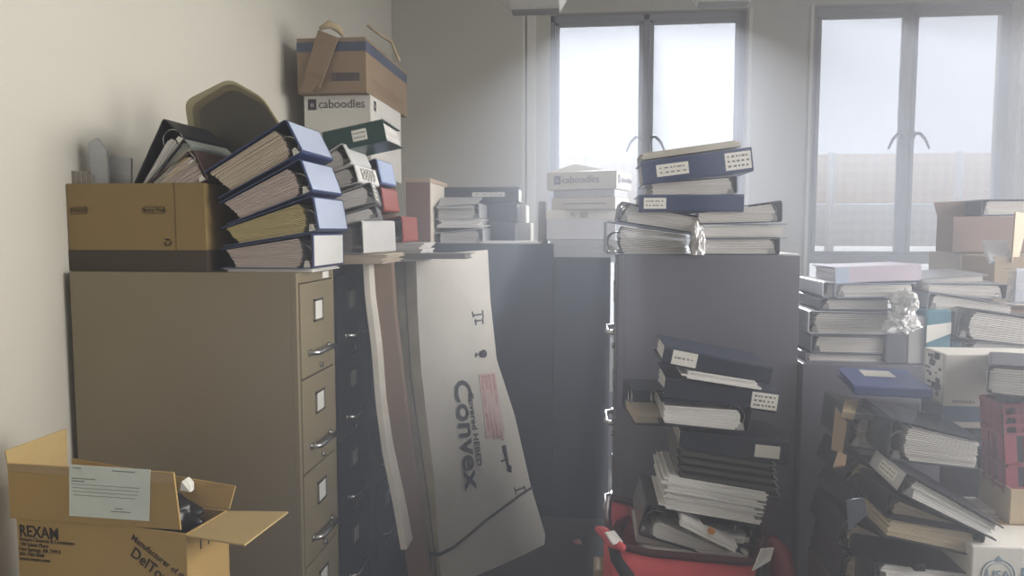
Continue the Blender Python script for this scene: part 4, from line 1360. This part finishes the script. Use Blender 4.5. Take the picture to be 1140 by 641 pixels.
pbox2('small brown carton under the lower open box with the raised flap', 1110, 1180, 345, 400, YO2 + .01, .2, M_CARD_D, z0=zh)
b = bm_new()
add_slab(b, [P(1102, 289, YO2 + .0), P(1126, 289, YO2 + .0), P(1122, 267, YO2 + .12), P(1094, 267, YO2 + .12)], .02)
o = obj('notebook', b, mat('pale_notebook', (214, 216, 222), rough=.6), None, .002); tag(o, 'pale notebook lying sloped in the lower open box', 'notebook')
binder('blue-white binder standing at the right edge under the raised flap', 'spine', 1130, 338, YZ + .10, 40, .08, 37, 36, cover=(196, 202, 214), page=M_PAGE)

# ================================================================== right-hand heap: front
YM = 2.12
m0 = P(1048.5, 476, YM)
mx1 = P(1180, 476, YM).x
mz0, mz1 = m0.z, P(1048.5, 394, YM).z
M_MB = mat('white_blue_carton', (208, 206, 200), rough=.7, var=.04)
mb = carton('white carton with a blue stripe and label stickers beside the flat blue binder', m0.x, mx1, YM, YM + .13, mz0, mz1, M_MB, closed_seam=False)
hx, hy, h = (mx1 - m0.x) / 2, .065, mz1 - mz0
b = bm_new(); add_box(b, (-hx - .001, -hy - .001, h * .09), (hx, hy + .001, h * .30)); obj('printed_stripe', b, mat('stripe_blue', (84, 104, 132), rough=.7), mb)
text(mb, 'MOTOROLA', .0105, (-hx + S(9, YM), -hy - .0005, h * .36), (1, 0, 0), (0, 0, 1), ink((90, 88, 92)))
b = bm_new(); rr = random.Random(5)
add_box(b, (-hx - .0012, -hy + .01, h * .34), (-hx, hy - .02, h * .96))
for k in range(26):
    y, z = rr.uniform(-hy + .015, hy - .045), rr.uniform(h * .37, h * .93)
    add_box(b, (-hx - .0018, y, z), (-hx - .0010, y + rr.uniform(.008, .035), z + rr.uniform(.004, .018)), None, 1)
obj('label_sticker', b, [M_LABEL, ink((110, 108, 110))], mb)
binder('white binder on the crate at the right edge beside the striped carton', 'left', 1098, 438, 1.93, .24, 110, 32, 36, roll=-1, turn=-27, cover=(70, 72, 82), page=M_PAGE_W, fill=.9, rings=False, gap=.02)
binder('blue binder with a white label on its cover, lying flat', 'spine', 951, 440, YM - .05, 76, .28, 11, 11, turn=-9, cover=(66, 84, 140), page=paper('navy_board', (54, 68, 116)), rings=False, gap=.01, top=((224, 222, 214), (.52, .86, -.45, .42)))
b = bm_new()
add_slab(b, [P(941, 459, 2.05), P(1024, 467, 2.05), P(1024, 444, 2.3), P(945, 443, 2.3)], .016)
ofo = obj('file_folder', b, mat('folder_slate', (106, 108, 116), rough=.4), None, .002); tag(ofo, 'grey folder with a tan end under the flat blue binder', 'folder')
b = bm_new(); add_slab(b, [P(938, 457, 2.045), P(952, 460, 2.045), P(957, 444, 2.2), P(941, 444, 2.2)], .020); o = obj('tan_end', b, M_CARD_L, ofo, .001)
YN = 1.92
BK = (44, 48, 54)
binder('grey-black binder behind the wide one, its spine to the left', 'left', 943, 498, YN + .16, .24, 60, 42, 36, roll=-6, cover=(70, 76, 80), page=M_PAGE)
binder('wide black binder with a shiny cover and cream sheets in the front heap', 'left', 987, 512, YN, .24, 96, 46, 32, roll=-4, turn=-3, cover=(66, 72, 80), page=M_PAGE, rough=.2)
pbox2('dark teal carton under the striped carton', 1082, 1150, 477.5, 500, YM + .02, .24, mat('deep_teal', (52, 66, 78), rough=.5))
pbox2('grey carton under the dark teal one', 1088, 1150, 501, 604, YM + .02, .24, mat('ash_carton', (112, 112, 116), rough=.7), z0=.001)
pbox2('dark carton on the floor carrying the front heap of binders', 952, 1030, 535, 700, YN + .05, .24, mat('dark_carton', (56, 54, 58), rough=.8), z0=.001)
# lower diagonal binders
YT = 1.80
binder('black binder with a white spine label sliding diagonally over the front heap', 'left', 1000, 549, YT, .25, 108, 24, 17, roll=-25, turn=-5, cover=(40, 42, 50), page=M_PAGE_W, insert=(206, 206, 208), labels=((.1, .12, .5, 2),))
binder('black binder under the diagonal one, its cover sloping down to the right', 'left', 984, 574, YT + .03, .24, 100, 27, 12, roll=-14, cover=(38, 40, 48), page=M_PAGE_C, rings=False, fill=.8)
binder('black binder of layered cream sheets with rings to the right in the front heap', 'right', 1091, 621, YT, .25, 104, 27, 22, roll=-11, cover=(36, 38, 46), page=paper('sheets_layered', (206, 192, 166), .3, 110))
binder('lowest black binder of white sheets in the front heap', 'left', 972, 648, YT, .25, 112, 24, 20, roll=-3, cover=(34, 36, 44), page=M_PAGE_W)
b = bm_new(); A = P(1018, 632, YT - .012)
add_box(b, (A.x, A.y, A.z - .009), (A.x + S(12, YT), A.y + .02, A.z + .009)); o = obj('binder_clip', b, mat('clip_black', (24, 24, 26), rough=.4), None, .003); tag(o, 'black clip on the white sheets at the bottom of the front heap', 'clip')
pbox2('carton on the floor under the lowest binders of the front heap', 972, 1072, 650, 760, YT, .15, mat('dark_carton', (56, 54, 58)), z0=.001)
# ragged left side of the heap
binder('black binder with a tan label edge at the heap\'s upper left', 'left', 938, 536, YN + .10, .24, 60, 30, 20, roll=-20, turn=0, cover=(50, 52, 58), page=M_PAGE_C)
binder('dark binder leaning down the left side of the front heap', 'left', 940, 565, YN + .06, .24, 66, 26, 18, roll=-35, turn=0, cover=(44, 46, 54), page=M_PAGE)
binder('black binder jutting left near the bottom of the front heap', 'left', 930, 607, YN + .04, .24, 70, 34, 24, roll=-18, turn=0, cover=(40, 42, 50), page=M_PAGE_P)
binder('dark binder at the lower left foot of the front heap', 'left', 932, 650, YN + .02, .24, 60, 38, 30, roll=-10, turn=0, cover=(36, 38, 46), page=M_PAGE_C)
pbox2('carton on the floor at the left foot of the front heap', 930, 947, 655, 760, YN - .02, .26, mat('dark_brown_carton', (74, 62, 54)), z0=.001)
b = bm_new(); add_slab(b, [P(925, 500, 2.02), P(938, 505, 2.0), P(943, 470, 2.04), P(930, 452, 2.08)], .006); o = obj('file_folder', b, mat('tan_faded', (156, 136, 114), rough=.8), None, .001); tag(o, 'tan folder edge sticking up at the heap\'s upper left', 'folder')
b = bm_new(); add_slab(b, [P(927, 520, 1.96), P(940, 518, 1.95), P(942, 506, 1.97), P(933, 502, 1.98)], .01); o = obj('file_folder', b, mat('folder_peach', (186, 160, 138), rough=.8), None, .001); tag(o, 'small peach card sticking out left of the black binders', 'card')
b = bm_new(); add_slab(b, [P(942, 556, 1.86), P(962, 553, 1.85), P(966, 572, 1.85), P(944, 590, 1.86)], .006); o = obj('plastic_sleeve', b, mat('film_grey', (112, 120, 136), rough=.2), None, .001); tag(o, 'greyish plastic sleeve hanging on the left of the front heap', 'plastic sleeve')

# ================================================================== crate, tray and white box at the right edge
YU = 1.78
u0, u1 = P(1082, 608, YU).x, P(1200, 608, YU).x
uz = P(1100, 608, YU).z
ub = carton('white carton with a round blue seal in the lower right corner', u0, u1, YU, YU + .32, .001, uz, M_WHITEBOX)
hx, hy = (u1 - u0) / 2, .16
sc = inv_u = P(1111, 640, YU)
sx, sz = sc.x - (u0 + u1) / 2, sc.z - .001
sk = mat('seal_blue', (120, 150, 172), rough=.7)
b = bm_new()
add_tube(b, [(sx + .037 * math.cos(a), -hy - .0002, sz + .037 * math.sin(a)) for a in [2 * math.pi * i / 32 for i in range(32)]], .0014, 5, True)
add_tube(b, [(sx + .029 * math.cos(a), -hy - .0002, sz + .029 * math.sin(a)) for a in [2 * math.pi * i / 32 for i in range(32)]], .0009, 5, True)
pts = []
for k in range(10):
    rr_ = .008 if k % 2 == 0 else .0035
    a = math.pi / 2 + k * math.pi / 5
    pts.append((sx + rr_ * math.cos(a), -hy - .0014, sz + .039 + rr_ * math.sin(a)))
add_poly_slab(b, pts, (0, .0012, 0))
obj('printed_seal', b, sk, ub)
text(ub, 'USA', .030, (sx, -hy - .0002, sz), (1, 0, 0), (0, 0, 1), sk, 'CENTER')
b = bm_new(); lx = P(1137, 640, YU).x - (u0 + u1) / 2
add_box(b, (lx, -hy - .001, sz - .02), (lx + .05, -hy, sz + .02)); obj('printed_patch', b, sk, ub)
# shallow tan box
tx, tY = P(1127, 579, 1.93).x, 1.93
t1 = P(1195, 579, 1.93).x
tyb2 = tY + .16
carton('shallow open tan box on the white sealed carton', tx - .012, t1, tY - .01, tyb2 - .02, uz + .002, P(1127, 543, tY).z, M_CARD_L, True)
# red crate
cz0 = uz + .010
cz1_ = P(1120, 448, tY).z
ca, cb2 = P(1124, 540, tY + .015).x, P(1190, 540, tY + .015).x
cr = thing('plastic_crate', 'dark red plastic crate standing in the shallow tan box', 'crate', ((ca + cb2) / 2, tY + .07, cz0), Matrix.Rotation(math.radians(-5), 3, 'Y'))
M_CR = mat('crate_red', (150, 66, 82), rough=.5, var=.05)
cw, cd, ch = (cb2 - ca) / 2, .05, cz1_ - cz0
def wall(b, p, q):
    p, q = Vector(p), Vector(q)
    L = (q - p).length; d = (q - p) / L; n = Vector((0, 0, 1)).cross(d) * .004
    def br(s0, s1, z0, z1, t=1):
        a, e = p + d * s0, p + d * s1
        add_hexa(b, [(a - n * t) + Vector((0, 0, z0)), (e - n * t) + Vector((0, 0, z0)), (e + n * t) + Vector((0, 0, z0)), (a + n * t) + Vector((0, 0, z0)),
                     (a - n * t) + Vector((0, 0, z1)), (e - n * t) + Vector((0, 0, z1)), (e + n * t) + Vector((0, 0, z1)), (a + n * t) + Vector((0, 0, z1))])
    for z in (0, .25, .45, .72, .80, .88, .965):
        br(0, L, z * ch, z * ch + .008, 1.4 if z > .7 else 1)
    k = max(2, int(L / .045))
    for i in range(k + 1):
        br(min(L - .006, L * i / k), min(L, L * i / k + .006), 0, ch)
    br(0, L, .47 * ch, .47 * ch + .004)
    br(.0, .03, 0, ch, .5); br(L - .03, L, 0, ch, .5)
    br(0, L, .74 * ch, .965 * ch, .5)
b = bm_new()
wall(b, (-cw, -cd, 0), (cw, -cd, 0)); wall(b, (-cw, cd, 0), (cw, cd, 0)); wall(b, (-cw, -cd, 0), (-cw, cd, 0)); wall(b, (cw, -cd, 0), (cw, cd, 0))
add_box(b, (-cw, -cd, 0), (cw, cd, .005))
obj('body', b, M_CR, cr)
b = bm_new()
add_box(b, (-cw + .02, -cd + .02, .01), (cw - .02, cd - .02, ch + .02))
o = obj('file_block', b, mat('crate_files', (54, 58, 70), rough=.6), None, .004); o.matrix_world = cr.matrix_world.copy(); tag(o, 'dark block of files filling the red crate', 'files')
sheaf('loose pale papers behind the tan box on the sealed carton', 'loose_sheets', 'paper', 1086, 1112, 571, 1.98, .10, .012, n=4, z=uz + .002, kind='stuff', material=M_PAGE)
GLARE_HAZE=True

# ================================================================== light
w = bpy.data.worlds.new('sky')
scene.world = w
w.use_nodes = True
bg = w.node_tree.nodes['Background']
bg.inputs['Color'].default_value = (1.0, 1.0, .98, 1)
bg.inputs['Strength'].default_value = 0.3

sun = bpy.data.lights.new('sun', 'SUN')
sun.energy = 8.5
sun.color = (1.0, 1.0, 1.0)
sun.angle = math.radians(1.5)
so = bpy.data.objects.new('sun', sun)
d = Vector((-.055, -1.0, -.325)).normalized()
so.rotation_euler = d.to_track_quat('-Z', 'Y').to_euler()
so.location = (2, 12, 9)
COL.objects.link(so)

# added unseen lamp at the invented opening, fills the room from the right
ar = bpy.data.lights.new('side_fill_light', 'AREA')
ar.shape = 'RECTANGLE'
ar.size, ar.size_y = 5.2, 2.4
ar.energy = 315
ar.spread = math.radians(112)
ar.color = (1.0, .95, .88)
ao = bpy.data.objects.new('side_fill_light', ar)
ao.location = (XR + .25, 1.9, 2.15)
ao.rotation_euler = Vector((-1, 0, -.12)).to_track_quat('-Z', 'Y').to_euler()
COL.objects.link(ao)

# added scattering air imitating the lens's veiling glare, indoors and beyond the windows
hm = bpy.data.materials.new('glare_veil')
hm.use_nodes = True
nt = hm.node_tree
nt.nodes.remove(nt.nodes['Principled BSDF'])
vs = nt.nodes.new('ShaderNodeVolumeScatter')
HC = (.84, .88, 1.0, 1)
vs.inputs['Color'].default_value = HC
vs.inputs['Density'].default_value = 0.10
vs.inputs['Anisotropy'].default_value = 0.55
va = nt.nodes.new('ShaderNodeVolumeAbsorption')
va.inputs['Color'].default_value = HC
va.inputs['Density'].default_value = 0.10
ad = nt.nodes.new('ShaderNodeAddShader')
nt.links.new(vs.outputs[0], ad.inputs[0])
nt.links.new(va.outputs[0], ad.inputs[1])
nt.links.new(ad.outputs[0], [n for n in nt.nodes if n.type == 'OUTPUT_MATERIAL'][0].inputs['Volume'])
if GLARE_HAZE:
    b = bm_new()
    add_box(b, (XL - 4, YB - .15, -1.05), (10.0, 11.0, ZC + 3))
    ho = structure('glare_haze', b, hm)

scene.view_settings.view_transform = 'Standard'
scene.view_settings.look = 'None'
scene.view_settings.gamma = 1.0
scene.view_settings.use_curve_mapping = False
scene.view_settings.exposure = 0.0
scene.cycles.use_denoising = True
scene.cycles.max_bounces = 8
scene.cycles.transparent_max_bounces = 12
scene.cycles.volume_bounces = 0
scene.cycles.sample_clamp_indirect = 6.0
